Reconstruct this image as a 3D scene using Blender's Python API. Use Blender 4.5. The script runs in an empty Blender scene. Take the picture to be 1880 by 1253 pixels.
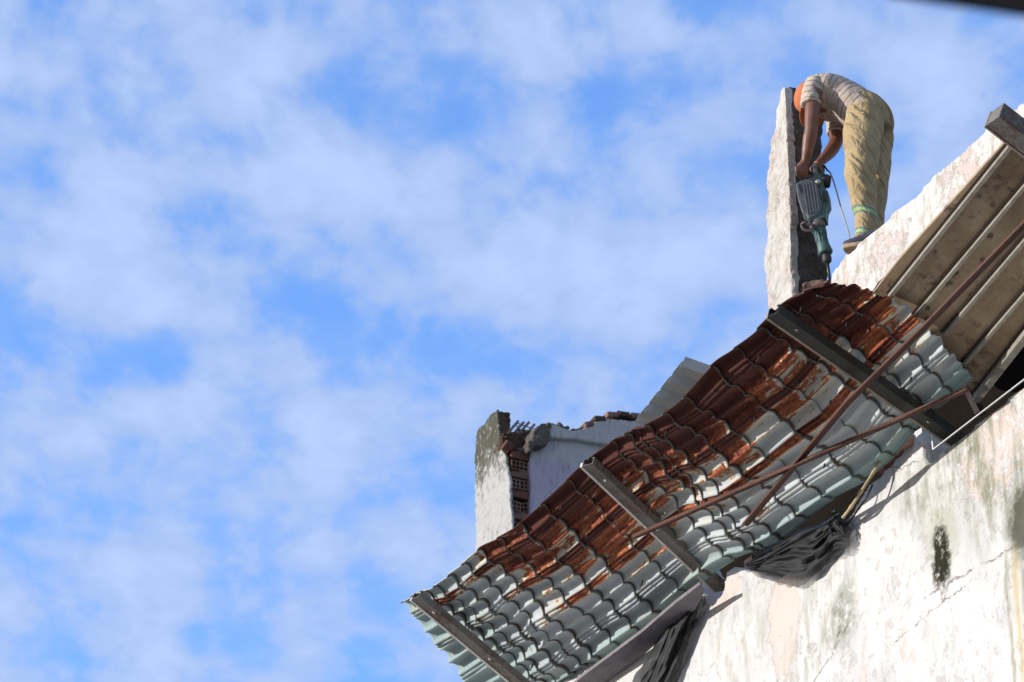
import bpy, bmesh, math, random
from mathutils import Vector, Matrix, noise
from mathutils.geometry import tessellate_polygon
R = math.radians
V3 = Vector
random.seed(7)
# ------------------------------------------------------------------ camera
PITCH = R(30); FPX = 6780.0
CAM = V3((0, 0, 1.6))
FW = V3((0, math.cos(PITCH), math.sin(PITCH)))
UP = V3((0, -math.sin(PITCH), math.cos(PITCH)))
RT = V3((1, 0, 0))
cd = bpy.data.cameras.new('camera'); cam = bpy.data.objects.new('camera', cd)
bpy.context.scene.collection.objects.link(cam)
cam.location = CAM; cam.rotation_euler = (R(90) + PITCH, 0, 0)
cd.sensor_width = 36; cd.lens = FPX / 1880 * 36; cd.clip_end = 3000; cd.clip_start = 0.1
cd.dof.use_dof = True; cd.dof.focus_distance = 20.0; cd.dof.aperture_fstop = 7.1
sc = bpy.context.scene; sc.camera = cam
COL = sc.collection
# ------------------------------------------------------------------ light
SUN_AZ = (-0.985, -0.17); SUN_EL = R(12)
sdir = V3((SUN_AZ[0], SUN_AZ[1], 0)).normalized() * math.cos(SUN_EL) + V3((0, 0, math.sin(SUN_EL)))
sl = bpy.data.lights.new('sun', 'SUN'); sl.energy = 5.0; sl.angle = R(0.5); sl.color = (1.0, 0.955, 0.90)
so = bpy.data.objects.new('sun', sl); COL.objects.link(so)
so.rotation_euler = sdir.to_track_quat('Z', 'Y').to_euler(); so.location = (-20, 0, 20)
sc.view_settings.view_transform = 'Standard'; sc.view_settings.look = 'None'
sc.view_settings.exposure = 0.0; sc.view_settings.gamma = 1

def ray(px, py):
    return FW + RT * ((px - 940) / FPX) + UP * ((626.5 - py) / FPX)
def at(px, py, t):
    return CAM + ray(px, py) * t
def on(px, py, pl):
    r = ray(px, py); return CAM + r * ((pl[0] - CAM).dot(pl[1]) / r.dot(pl[1]))
def depth(p): return (p - CAM).dot(FW)

# ------------------------------------------------------------------ node helpers
class NT:
    def __init__(s, tree): s.t = tree; s.n = tree.nodes; s.l = tree.links
    def node(s, ty, **k):
        n = s.n.new(ty)
        for a, b in k.items(): setattr(n, a, b)
        return n
    def put(s, sock, v):
        if v is None: return
        if isinstance(v, (int, float)):
            if sock.type in ('RGBA',): sock.default_value = (v, v, v, 1)
            elif sock.type == 'VECTOR': sock.default_value = (v, v, v)
            else: sock.default_value = v
        elif isinstance(v, (tuple, list)):
            v = tuple(v)
            if sock.type == 'RGBA' and len(v) == 3: v = v + (1,)
            sock.default_value = v
        else: s.l.new(v, sock)
    def m(s, op, a, b=None, c=None, clamp=False):
        n = s.node('ShaderNodeMath', operation=op, use_clamp=clamp)
        s.put(n.inputs[0], a); s.put(n.inputs[1], b); s.put(n.inputs[2], c); return n.outputs[0]
    def add(s, a, b): return s.m('ADD', a, b)
    def sub(s, a, b): return s.m('SUBTRACT', a, b)
    def mul(s, a, b): return s.m('MULTIPLY', a, b)
    def mx(s, a, b): return s.m('MAXIMUM', a, b)
    def vm(s, op, a, b=None, sc=None):
        n = s.node('ShaderNodeVectorMath', operation=op)
        s.put(n.inputs[0], a); s.put(n.inputs[1], b)
        if sc is not None: s.put(n.inputs['Scale'], sc)
        return n.outputs['Value'] if op in ('DOT_PRODUCT', 'LENGTH', 'DISTANCE') else n.outputs[0]
    def noise(s, vec, scale=1, det=4, rough=.55, dist=0, sv=None, col=False, w=None):
        if sv is not None: vec = s.vm('MULTIPLY', vec, sv)
        n = s.node('ShaderNodeTexNoise')
        if w is not None: vec = s.vm('ADD', vec, (w * 3.7, w * 1.3, w * 7.1))
        s.put(n.inputs['Vector'], vec); n.inputs['Scale'].default_value = scale
        n.inputs['Detail'].default_value = det; n.inputs['Roughness'].default_value = rough
        n.inputs['Distortion'].default_value = dist
        return n.outputs['Color'] if col else n.outputs['Fac']
    def vor(s, vec, scale=1, feat='F1', out='Distance', sv=None, rnd=1):
        if sv is not None: vec = s.vm('MULTIPLY', vec, sv)
        n = s.node('ShaderNodeTexVoronoi', feature=feat); s.put(n.inputs['Vector'], vec)
        n.inputs['Scale'].default_value = scale; n.inputs['Randomness'].default_value = rnd
        return n.outputs[out]
    def step(s, v, a, b):   # smooth ramp a..b -> 0..1
        n = s.node('ShaderNodeMapRange', interpolation_type='SMOOTHSTEP')
        s.put(n.inputs[0], v); s.put(n.inputs[1], a); s.put(n.inputs[2], b)
        return n.outputs[0]
    def mix(s, f, a, b, mode='MIX'):
        n = s.node('ShaderNodeMix', data_type='RGBA', blend_type=mode)
        s.put(n.inputs[0], f); s.put(n.inputs[6], a); s.put(n.inputs[7], b); return n.outputs[2]
    def ramp(s, f, stops, interp='LINEAR'):
        n = s.node('ShaderNodeValToRGB'); cr = n.color_ramp; cr.interpolation = interp
        while len(cr.elements) < len(stops): cr.elements.new(.5)
        for e, (p, c) in zip(cr.elements, stops):
            e.position = p; e.color = (*c, 1) if len(c) == 3 else c
        s.put(n.inputs[0], f); return n.outputs[0]
    def sep(s, v):
        n = s.node('ShaderNodeSeparateXYZ'); s.put(n.inputs[0], v); return n.outputs
    def comb(s, x, y, z=0):
        n = s.node('ShaderNodeCombineXYZ'); s.put(n.inputs[0], x); s.put(n.inputs[1], y); s.put(n.inputs[2], z); return n.outputs[0]
    def tc(s, o='Object'): return s.node('ShaderNodeTexCoord').outputs[o]
    def uv(s): return s.node('ShaderNodeUVMap', uv_map='UVMap').outputs[0]
    def bump(s, h, strength=.5, dist=.01, nrm=None):
        n = s.node('ShaderNodeBump'); n.inputs['Strength'].default_value = strength
        n.inputs['Distance'].default_value = dist; s.put(n.inputs['Height'], h)
        if nrm is not None: s.put(n.inputs['Normal'], nrm)
        return n.outputs[0]
    def blob(s, vec2, c, rad, wob=None, soft=.5):
        # 1 inside an ellipse of radii rad about c in the plane coordinates
        d = s.vm('DIVIDE', s.vm('SUBTRACT', vec2, (c[0], c[1], 0)), (rad[0], rad[1], 1e6))
        L = s.vm('LENGTH', d)
        if wob is not None: L = s.add(L, wob)
        return s.m('SUBTRACT', 1.0, s.step(L, 1 - soft, 1 + soft))
def mat(name, fn, rough=.8, metal=0, spec=.5):
    m = bpy.data.materials.new(name); m.use_nodes = True
    t = NT(m.node_tree); b = t.n['Principled BSDF']
    b.inputs['Roughness'].default_value = rough; b.inputs['Metallic'].default_value = metal
    b.inputs['Specular IOR Level'].default_value = spec
    r = fn(t, b)
    if r is not None: t.put(b.inputs['Base Color'], r)
    return m
def plain(name, c, rough=.7, metal=0, var=.25, scale=8, bmp=.2, bd=.004, spec=.5, sv=None):
    def f(t, b):
        o = t.tc()
        if sv is not None: o = t.vm('MULTIPLY', o, sv)
        n = t.noise(o, scale, 6, .65); n2 = t.noise(o, scale * 6, 4, .6)
        k = t.add(t.mul(t.sub(n, .5), var * 3), t.mul(t.sub(n2, .5), var * 1.2))
        dark = tuple(x * .35 for x in c); lite = tuple(min(1, x * 1.5) for x in c)
        t.put(b.inputs['Normal'], t.bump(n2, bmp, bd))
        return t.ramp(t.add(k, .5), [(0, dark), (.5, c), (1, lite)])
    return mat(name, f, rough, metal, spec)

# ------------------------------------------------------------------ object helpers
def link(o, parent=None):
    COL.objects.link(o)
    if parent is not None: o.parent = parent; o.matrix_parent_inverse = parent.matrix_basis.inverted()
    return o
def tag(o, label=None, cat=None, group=None, kind=None):
    if label: o['label'] = label
    if cat: o['category'] = cat
    if group: o['group'] = group
    if kind: o['kind'] = kind
    return o
def empty(name, loc, label, cat, group=None):
    o = bpy.data.objects.new(name, None); o.location = loc; o.empty_display_size = .1
    return tag(link(o), label, cat, group)
def obj(name, bm, m, parent=None, mtx=None, smooth=False, sub=0, bev=0):
    me = bpy.data.meshes.new(name)
    bmesh.ops.recalc_face_normals(bm, faces=bm.faces)
    bm.to_mesh(me); bm.free()
    for mm in (m if isinstance(m, (list, tuple)) else [m]): me.materials.append(mm)
    if smooth: me.polygons.foreach_set('use_smooth', [True] * len(me.polygons))
    o = bpy.data.objects.new(name, me)
    if mtx is not None: o.matrix_world = mtx
    link(o, parent)
    if bev: b = o.modifiers.new('b', 'BEVEL'); b.width = bev; b.segments = 2; b.limit_method = 'ANGLE'
    if sub: s = o.modifiers.new('s', 'SUBSURF'); s.levels = s.render_levels = sub
    return o
def frame(o, ex, ey, ez):
    m = Matrix.Identity(4)
    for i, e in enumerate((ex, ey, ez)):
        e = e.normalized()
        for j in range(3): m[j][i] = e[j]
    m.translation = o
    return m
def addbox(bm, c, h, mtx=None):
    vs = []
    for sx in (-1, 1):
        for sy in (-1, 1):
            for sz in (-1, 1):
                p = V3((c[0] + sx * h[0], c[1] + sy * h[1], c[2] + sz * h[2]))
                vs.append(bm.verts.new(mtx @ p if mtx else p))
    for q in ((0, 1, 3, 2), (4, 6, 7, 5), (0, 4, 5, 1), (2, 3, 7, 6), (0, 2, 6, 4), (1, 5, 7, 3)):
        bm.faces.new([vs[i] for i in q])
def extrude_profile(bm, prof, a, b, ex, ey, caps=True):
    """closed profile [(x,y)] swept from a to b with cross axes ex, ey"""
    r0 = [bm.verts.new(a + ex * x + ey * y) for x, y in prof]
    r1 = [bm.verts.new(b + ex * x + ey * y) for x, y in prof]
    n = len(prof)
    for i in range(n): bm.faces.new((r0[i], r0[(i + 1) % n], r1[(i + 1) % n], r1[i]))
    if caps: bm.faces.new(r0[::-1]); bm.faces.new(r1)
def loft(bm, rings, caps=True):
    prev = None; first = None
    for r in rings:
        vs = [bm.verts.new(p) for p in r]
        if prev:
            n = len(vs)
            for i in range(n): bm.faces.new((prev[i], prev[(i + 1) % n], vs[(i + 1) % n], vs[i]))
        else: first = vs
        prev = vs
    if caps: bm.faces.new(first[::-1]); bm.faces.new(prev)
def tube(bm, pts, rad, n=10, side=None, flat=1.0, caps=True, rot0=0):
    """pts: positions, rad: float or list of float or (a,b)"""
    pts = [V3(p) for p in pts]; rings = []
    ref = side or V3((0.13, 0.31, .94))
    for i, p in enumerate(pts):
        d = (pts[min(i + 1, len(pts) - 1)] - pts[max(i - 1, 0)]).normalized()
        ex = (ref - d * ref.dot(d)).normalized(); ey = d.cross(ex)
        r = rad[i] if isinstance(rad, list) else rad
        a, b = r if isinstance(r, tuple) else (r, r * flat)
        rings.append([p + ex * (a * math.cos(2 * math.pi * k / n + rot0)) + ey * (b * math.sin(2 * math.pi * k / n + rot0)) for k in range(n)])
    loft(bm, rings, caps)
def catmull(P, n):
    out = []
    for i in range(len(P) - 1):
        p0 = P[max(i - 1, 0)]; p1 = P[i]; p2 = P[i + 1]; p3 = P[min(i + 2, len(P) - 1)]
        for k in range(n):
            t = k / n
            out.append(tuple(.5 * (2 * b + (c - a) * t + (2 * a - 5 * b + 4 * c - d) * t * t + (3 * b - a - 3 * c + d) * t ** 3)
                             for a, b, c, d in zip(p0, p1, p2, p3)))
    out.append(tuple(P[-1])); return out
def interp(x, tab):
    if x <= tab[0][0]: return tab[0][1:]
    for a, b in zip(tab, tab[1:]):
        if x <= b[0]:
            t = (x - a[0]) / (b[0] - a[0]); return tuple(p + (q - p) * t for p, q in zip(a[1:], b[1:]))
    return tab[-1][1:]
def cloudtex(name, size):
    t = bpy.data.textures.get(name) or bpy.data.textures.new(name, 'CLOUDS')
    t.noise_scale = size; t.noise_depth = 4; return t
def roughen(o, voxel, amp, size, amp2=0, size2=.03):
    r = o.modifiers.new('r', 'REMESH'); r.mode = 'VOXEL'; r.voxel_size = voxel; r.use_smooth_shade = False
    d = o.modifiers.new('d', 'DISPLACE'); d.texture = cloudtex('c%g' % size, size); d.strength = amp; d.mid_level = .5
    if amp2:
        d = o.modifiers.new('e', 'DISPLACE'); d.texture = cloudtex('c%g' % size2, size2); d.strength = amp2; d.mid_level = .5
def slab(name, pts, y0, y1, m, mtx, parent=None, edge=.012, stepl=.04, rough=None):
    """pts: local (x,z) outline; y0 front, y1 back. Outline is resampled with jitter."""
    bm = bmesh.new(); P = []
    n = len(pts)
    for i in range(n):
        a = pts[i]; b = pts[(i + 1) % n]; L = math.hypot(b[0] - a[0], b[1] - a[1])
        k = max(1, int(L / stepl)) if edge else 1
        k = min(k, 160)
        for j in range(k):
            t = j / k; x = a[0] + (b[0] - a[0]) * t; z = a[1] + (b[1] - a[1]) * t
            if edge:
                q = noise.noise_vector(V3((x * 9, z * 9, y0))) * edge + noise.noise_vector(V3((x * 31, z * 31, 3))) * edge * .6
                x += q.x; z += q.z
            P.append((x, z))
    f = [bm.verts.new((x, y0, z)) for x, z in P]; g = [bm.verts.new((x, y1, z)) for x, z in P]
    N_ = len(P)
    for i in range(N_): bm.faces.new((f[i], f[(i + 1) % N_], g[(i + 1) % N_], g[i]))
    for tri in tessellate_polygon([[V3((x, z, 0)) for x, z in P]]):
        for ring in (f, g):
            try: bm.faces.new([ring[i] for i in tri])
            except ValueError: pass
    o = obj(name, bm, m, parent, mtx)
    if rough: roughen(o, *rough)
    return o

# ------------------------------------------------------------------ building frame
PHI = R(60)
W = V3((math.cos(PHI), -math.sin(PHI), 0)); N = V3((-math.sin(PHI), -math.cos(PHI), 0)); Z = V3((0, 0, 1))
ORG = at(1560, 462, 20.0)
WALL = (ORG, N)
MW = frame(ORG, W, -N, Z)          # local x along wall, y inward, z up
def wl(px, py, y=0.0):             # pixel -> (w,z) on the wall plane pushed inward by y
    p = on(px, py, (ORG - N * y, N)) - ORG
    return (p.dot(W), p.z)
def wpt(px, py, y=0.0): return on(px, py, (ORG - N * y, N))
A0 = wpt(1325, 1085); B0 = wpt(1745, 800)
TILT = R(22)
DOUT = (N * math.cos(TILT) + Z * math.sin(TILT)).normalized()
NA = (B0 - A0).cross(DOUT).normalized()
if NA.z > 0: NA = -NA                # faces down towards the camera
AWN = (A0, NA)
def aw(px, py, off=0.0): return on(px, py, (A0 + NA * off, NA))
# ------------------------------------------------------------------ sky
wd = bpy.data.worlds.new('World'); sc.world = wd; wd.use_nodes = True
def build_world():
    t = NT(wd.node_tree); bg = t.n['Background']
    sky = t.node('ShaderNodeTexSky', sky_type='NISHITA'); sky.sun_disc = False
    sky.sun_elevation = SUN_EL; sky.sun_rotation = math.atan2(SUN_AZ[0], SUN_AZ[1])
    sky.air_density = 1.0; sky.dust_density = .6; sky.ozone_density = 2.5
    d = t.tc('Generated')
    s = t.sep(d)
    hz = t.mx(s[2], .12)
    pl = t.comb(t.m('DIVIDE', s[0], hz), t.m('DIVIDE', s[1], hz), 0)   # the flat cloud layer overhead
    wp = t.vm('SUBTRACT', t.noise(pl, 9, 3, .5, col=True), (.5, .5, .5))
    q = t.vm('ADD', pl, t.vm('SCALE', wp, None, .035))
    q2 = t.vm('MULTIPLY', q, (1.0, .58, 1))
    big = t.noise(q2, 4.5, 3, .5, w=2)
    mid = t.noise(q2, 16.0, 4, .52, w=5)
    fine = t.noise(q2, 42, 4, .55, w=9)
    den = t.add(t.add(t.mul(t.sub(big, .5), .9), t.mul(t.sub(mid, .5), 2.5)), t.mul(t.sub(fine, .5), .55))
    # open blue gaps and thick banks of the cloud field, as directions in the sky
    for px, py, rx, ry, k in SKYSPOTS:
        c = ray(px, py).normalized(); c2 = ray(px + rx, py).normalized(); c3 = ray(px, py + ry).normalized()
        a = V3((c.x / c.z, c.y / c.z, 0)); ra = abs(c2.x / c2.z - a.x); rb = abs(c3.y / c3.z - a.y)
        dd = t.vm('LENGTH', t.vm('DIVIDE', t.vm('SUBTRACT', q, tuple(a)), (ra, rb, 1)))
        g = t.m('EXPONENT', t.mul(t.mul(dd, dd), -1.0))
        den = t.add(den, t.mul(g, k * .8))
    puff = t.noise(q2, 24, 6, .62, w=17)
    den2 = t.add(t.add(den, .22), t.add(t.mul(t.sub(puff, .5), 1.5), t.mul(t.sub(fine, .5), .8)))
    mask = t.add(t.mul(t.step(den, -.80, .50), .58), t.mul(t.step(den2, -.32, .42), .42))
    # deep blue around the view; the unseen sky tinted neutral to weaken blue fill
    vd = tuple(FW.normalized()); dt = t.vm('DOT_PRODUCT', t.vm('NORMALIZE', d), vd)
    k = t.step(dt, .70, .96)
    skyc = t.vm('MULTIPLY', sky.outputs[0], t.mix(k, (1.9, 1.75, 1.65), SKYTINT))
    cl = t.vm('SCALE', (CLOUDC[0], CLOUDC[1], CLOUDC[2]), None, 1.0)
    cl = t.vm('SCALE', cl, None, t.add(.93, t.mul(t.step(t.add(den, t.mul(t.sub(fine, .5), 1.2)), -.1, 1.0), .14)))
    cc = t.mix(t.mul(mask, .92), skyc, cl)
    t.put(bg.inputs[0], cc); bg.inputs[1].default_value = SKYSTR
SKYSTR = .10
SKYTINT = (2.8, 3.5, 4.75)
CLOUDC = (4.9, 6.35, 9.7)
SKYSPOTS = [(800, 230, 150, 60, -.5), (1130, 200, 170, 60, -.5), (380, 390, 120, 60, -.5), (250, 660, 160, 50, -.55), (560, 570, 90, 60, -.4),
            (820, 610, 200, 50, -.45), (620, 700, 60, 60, -.4), (60, 640, 70, 50, -.5), (230, 910, 130, 30, -.4), (60, 960, 90, 60, -.5),
            (870, 20, 30, 60, -.25), (570, 20, 50, 60, -.45), (60, 190, 80, 40, -.4), (1290, 280, 60, 60, -.4), (700, 920, 120, 30, -.35),
            (420, 1160, 120, 40, -.35), (640, 180, 90, 40, -.35), (1250, 130, 90, 50, -.3),
            (200, 480, 170, 110, .45), (1000, 430, 210, 130, .5), (480, 130, 150, 90, .35), (200, 760, 200, 60, .4), (620, 320, 130, 60, .4),
            (560, 830, 250, 60, .3), (1100, 60, 200, 60, .35), (1300, 480, 110, 110, .35), (1750, 150, 120, 110, .4), (80, 1100, 120, 60, .3), (700, 1000, 120, 60, .3), (300, 1010, 200, 40, .3)]
build_world()

# ------------------------------------------------------------------ materials
def wall_mat():
    def f(t, b):
        o = t.tc(); s = t.sep(o)
        p = t.comb(s[0], s[2], 0)
        base = t.mix(t.step(t.noise(p, 1.3, 5, .6), .4, .7), (.62, .605, .59), (.51, .50, .49))
        n1 = t.noise(p, 3.0, 6, .7, w=1); n2 = t.noise(p, 14, 5, .7, w=2); n3 = t.noise(p, 60, 4, .6, w=3)
        st = t.noise(p, 5, 6, .7, sv=(2.4, .5, 1), w=4)        # downward streaks
        wob = t.add(t.mul(t.sub(n1, .5), .9), t.mul(t.sub(n2, .5), 1.0))
        def B(px, py, rx, ry, soft=.3, w_=1.0):
            c = wl(px, py); r = (rx / 345.0 * 1.7, ry / 345.0 * 1.1)
            return t.blob(p, c, r, t.mul(wob, w_), soft)
        # peeled pink undercoat: a few wide flakes and many small ones
        pk = t.step(t.add(t.add(t.noise(p, 2.4, 7, .72, sv=(2.0, .8, 1), w=7), t.mul(t.sub(n2, .5), .30)), t.mul(t.sub(n3, .5), .16)), .635, .645)
        pk = t.mx(pk, B(1440, 1130, 26, 120, .05, 1.3)); pk = t.mx(pk, B(1330, 1080, 30, 40, .05, 1.2))
        pk = t.mx(pk, t.mul(B(1820, 830, 60, 80, .05, 2.2), t.step(n2, .46, .48)))
        pk = t.mx(pk, t.mul(B(1660, 480, 40, 60, .05, 2.0), t.step(n2, .46, .48)))
        pkc = t.mix(n1, (.60, .49, .44), (.66, .56, .51))
        grey = t.step(t.add(t.noise(p, 3.4, 7, .72, sv=(1.5, .8, 1), w=21), t.mul(t.sub(n3, .5), .25)), .52, .66)
        base = t.mix(t.mul(grey, .55), base, (.40, .41, .42))
        fl = t.step(t.add(t.noise(p, 17, 6, .75, sv=(1.3, .8, 1), w=31), t.mul(t.sub(n1, .5), .5)), .60, .62)
        base = t.mix(t.mul(fl, .6), base, (.46, .42, .39))
        c = t.mix(t.mul(pk, .9), base, pkc)
        # flaked edges catch light
        # grey/green weathering
        gm = t.mul(t.step(st, .46, .72), .55)
        c = t.mix(gm, c, (.42, .43, .40))
        for a in ((1740, 860, 60, 60, .6, .8), (1800, 780, 60, 40, .6, .7), (1530, 1150, 22, 50, .5, .7), (1840, 940, 40, 60, .6, .8), (1520, 1050, 26, 60, .6, .5), (1640, 880, 26, 90, .6, .35), (1770, 800, 30, 40, .6, .95), (1850, 870, 40, 50, .6, .8), (1790, 900, 24, 60, .6, .8), (1480, 1200, 40, 60, .7, .6), (1350, 1180, 50, 70, .7, .45), (1680, 900, 18, 60, .6, .6)):
            k = t.mul(t.mul(B(*a[:4], a[4], 1.6), t.step(t.add(st, t.mul(n2, .5)), .62, .95)), a[5])
            c = t.mix(k, c, (.20, .21, .13))
        # dark mould blot
        c = t.mix(t.mul(B(1727, 985, 26, 55, .7, 1.4), .45), c, (.27, .28, .14))
        c = t.mix(t.mul(B(1727, 1018, 14, 56, .30, 2.0), t.step(n2, .30, .46)), c, (.022, .022, .013))
        c = t.mix(t.mul(B(1878, 955, 22, 55, .5, 1.6), .9), c, (.05, .055, .03))
        c = t.mix(t.mul(t.mul(B(1550, 1130, 20, 60, .5, 1.6), t.step(n2, .35, .55)), .7), c, (.17, .18, .13))
        # streaks below the ledge crack, right edge
        for px, w_, k, cc in ((1846, 5, .8, (.22, .22, .13)), (1862, 7, .75, (.50, .38, .16)), (1878, 9, .7, (.20, .20, .14)), (1895, 9, .7, (.2, .2, .14))):
            c0 = wl(px, 1030); c1 = wl(px, 1250); dx = t.m('ABSOLUTE', t.add(t.sub(s[0], c0[0]), t.mul(t.sub(n1, .5), .10)))
            g = t.mul(t.sub(1, t.step(dx, .0, w_ / 345 * 2.4)), t.step(s[2], wl(px, 985)[1], wl(px, 1050)[1]))
            g = t.mul(g, t.step(t.noise(p, 6, 5, .7, sv=(6, .6, 1)), .3, .6))
            g = t.mul(g, t.sub(1, t.step(s[2], wl(px, 1000)[1] - .0, wl(px, 985)[1] + .02)))
            c = t.mix(t.mul(g, k), c, cc)
        # weathered olive run-off under the coping of the parapet
        # cracks
        cr = None
        for (x0, y0, x1, y1, wd_) in ((1490, 1260, 1560, 1140, .004), (1690, 1105, 1900, 985, .005), (1520, 1215, 1545, 1140, .009), (1640, 1180, 1800, 1060, .003), (1705, 850, 1880, 715, .002), (1620, 862, 1690, 850, .003)):
            a = wl(x0, y0); q = wl(x1, y1); dx, dz = q[0] - a[0], q[1] - a[1]; L = math.hypot(dx, dz)
            nx, nz = -dz / L, dx / L
            dist = t.vm('DOT_PRODUCT', t.vm('SUBTRACT', p, (a[0], a[1], 0)), (nx, nz, 0))
            al = t.vm('DOT_PRODUCT', t.vm('SUBTRACT', p, (a[0], a[1], 0)), (dx / L, dz / L, 0))
            dist = t.m('ABSOLUTE', t.add(t.add(dist, t.mul(t.sub(n1, .5), .16)), t.mul(t.sub(n2, .5), .07)))
            k = t.mul(t.sub(1, t.step(dist, wd_ * .4, wd_ * 1.6)), t.mul(t.step(al, 0, .03), t.sub(1, t.step(al, L - .03, L))))
            k = t.mul(k, t.step(t.noise(p, 7, 3), .38, .5))
            k = t.mul(k, t.step(t.noise(p, 26, 3, w=14), .36, .5)); cr = k if cr is None else t.mx(cr, k)
        c = t.mix(t.mul(cr, .7), c, (.12, .11, .09))
        # small chips and pits
        pit = t.mul(t.step(t.vor(p, 30, sv=(1, .6, 1)), .14, .06), t.step(n2, .52, .58))
        c = t.mix(t.mul(pit, .6), c, (.35, .30, .25))
        h = t.add(t.add(t.mul(n2, .5), t.mul(n3, .35)), t.add(t.mul(pk, -.9), t.mul(fl, -.6)))
        h = t.add(h, t.mul(cr, -1.5)); h = t.add(h, t.mul(pit, -.6)); h = t.add(h, t.mul(n1, .8))
        t.put(b.inputs['Normal'], t.bump(h, .55, .012))
        return c
    return mat('plaster wall', f, .92, 0, .15)
def parapet_mat(name='plaster parapet', weather=1.0, ca=(.64, .62, .59), cb=(.48, .46, .42), pink=.53):
    def f(t, b):
        o = t.tc(); s = t.sep(o)
        p = t.comb(s[0], s[2], t.mul(s[1], .7))
        n1 = t.noise(p, 3.0, 6, .7, w=1); n2 = t.noise(p, 13, 6, .7, w=2); n3 = t.noise(p, 55, 4, .6, w=3)
        base = t.mix(t.step(n1, .35, .7), ca, cb)
        st = t.noise(p, 7, 6, .72, sv=(3.2, .8, 1), w=4)
        c = t.mix(t.mul(t.step(st, .47, .68), .8 * weather), base, (.33, .285, .205))
        pk = t.step(t.add(n1, t.mul(t.sub(n2, .5), .5)), pink, pink + .03)
        c = t.mix(t.mul(pk, .7), c, (.58, .46, .415))
        gr = t.step(t.add(t.noise(p, 5, 7, .75, w=8), t.mul(t.sub(n3, .5), .2)), .60, .66)
        c = t.mix(t.mul(gr, .7), c, (.30, .28, .24))
        c = t.mix(t.mul(t.step(n3, .62, .7), .4), c, (.2, .17, .13))
        h = t.add(t.add(t.mul(n2, .9), t.mul(n3, .4)), t.mul(pk, -.4))
        t.put(b.inputs['Normal'], t.bump(h, .7, .016))
        return c
    return mat(name, f, .93, 0, .12)
M_WALL = wall_mat()
M_PAR = parapet_mat()
M_PIL = parapet_mat('plaster stub', .8, (.56, .54, .50), (.38, .35, .31), .54)
M_CORE = plain('broken masonry', (.135, .115, .10), .95, 0, .5, 14, .8, .03, .1)
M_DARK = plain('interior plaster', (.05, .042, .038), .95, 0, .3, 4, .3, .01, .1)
M_BROWNSHADE = plain('interior brown shade', (.012, .009, .007), .95, 0, .3, 3, spec=.03)  # darkness of the room put into a near-black colour, since sun reaches in
M_BRICK = plain('fired clay brick', (.16, .080, .058), .9, 0, .45, 22, .6, .01, .1)
M_CONCR = plain('rubble', (.22, .15, .12), .95, 0, .5, 14, .8, .03, .1)
M_PINKBRICK = plain('pale pink brick', (.52, .27, .20), .9, 0, .35, 25, .6, .01, .1)

# ------------------------------------------------------------------ facade
fac_px = [(900, 1400), (980, 1260), (1080, 1160), (1180, 1080), (1262, 1030), (1288, 1080), (1298, 1106), (1305, 1112), (1316, 1104), (1328, 1085), (1334, 1048), (1350, 1041), (1378, 1047),
          (1430, 1062), (1500, 1010), (1561, 945), (1595, 892), (1625, 863), (1668, 819), (1683, 786), (1692, 781), (1695, 800), (1700, 842),
          (1706, 852), (1718, 840), (1762, 801), (1800, 774), (1838, 744), (1868, 720), (1960, 649), (2150, 510), (2150, 1500), (900, 1700)]
root = empty('facade_wall', ORG + V3((0, 0, -12)) , 'tall sunlit white plaster facade with peeling pink patches and black mould', 'wall')
fw = slab('wall', [wl(x, y) for x, y in fac_px], 0, .22, M_WALL, MW, root, .012, .03, (.02, .012, .25))
w0, w1 = wl(900, 1700)[0], wl(2150, 1500)[0]; zt = min(wl(900, 1700)[1], wl(2150, 1500)[1])
bm = bmesh.new(); zb = -ORG.z
addbox(bm, ((w0 + w1) / 2, .11, (zb + wl(2150, 1480)[1]) / 2 - .5), ((w1 - w0) / 2, .104, (wl(2150, 1480)[1] - zb) / 2 - .5))
obj('wall_base', bm, M_WALL, root, MW)
# white steel frame in the opening
M_WHITE = plain('white paint', (.62, .62, .60), .5, 0, .08, 10)
bm = bmesh.new()
for (a, b, wd_) in (((1709, 783), (1713.5, 826), .010), ((1713.5, 825.5), (1960, 636), .006)):
    p, q = wpt(*a, .012), wpt(*b, .012); d = (q - p).normalized(); e = d.cross(N).normalized()
    extrude_profile(bm, [(-wd_ / 2, -.006), (wd_ / 2, -.006), (wd_ / 2, .003), (-wd_ / 2, .003)], p, q, e, N)
obj('window_frame', bm, M_WHITE, root)
# room behind the opening
slab('back_wall', [wl(x, y, .8) for x, y in ((1240, 1230), (1300, 1000), (1480, 850), (1560, 740), (1640, 660), (1800, 540), (2100, 330), (2200, 700), (1700, 1100), (1400, 1300))], .8, .9, M_BROWNSHADE, MW, root, 0)
x0, z0 = wl(1330, 1085); x1, z1 = wl(2150, 500)
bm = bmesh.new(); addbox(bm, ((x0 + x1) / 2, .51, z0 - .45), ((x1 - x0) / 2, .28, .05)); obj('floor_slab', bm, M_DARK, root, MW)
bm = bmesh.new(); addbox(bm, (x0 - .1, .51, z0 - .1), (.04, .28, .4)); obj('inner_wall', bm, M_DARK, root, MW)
bm = bmesh.new()
for a, b in (((1765, 690), (1800, 760)),):
    p, q = wpt(*a, .5), wpt(*b, .5); extrude_profile(bm, [(-.02, -.02), (.02, -.02), (.02, .02), (-.02, .02)], p, q, W, N)
obj('mullion', bm, M_DARK, root)
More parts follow.
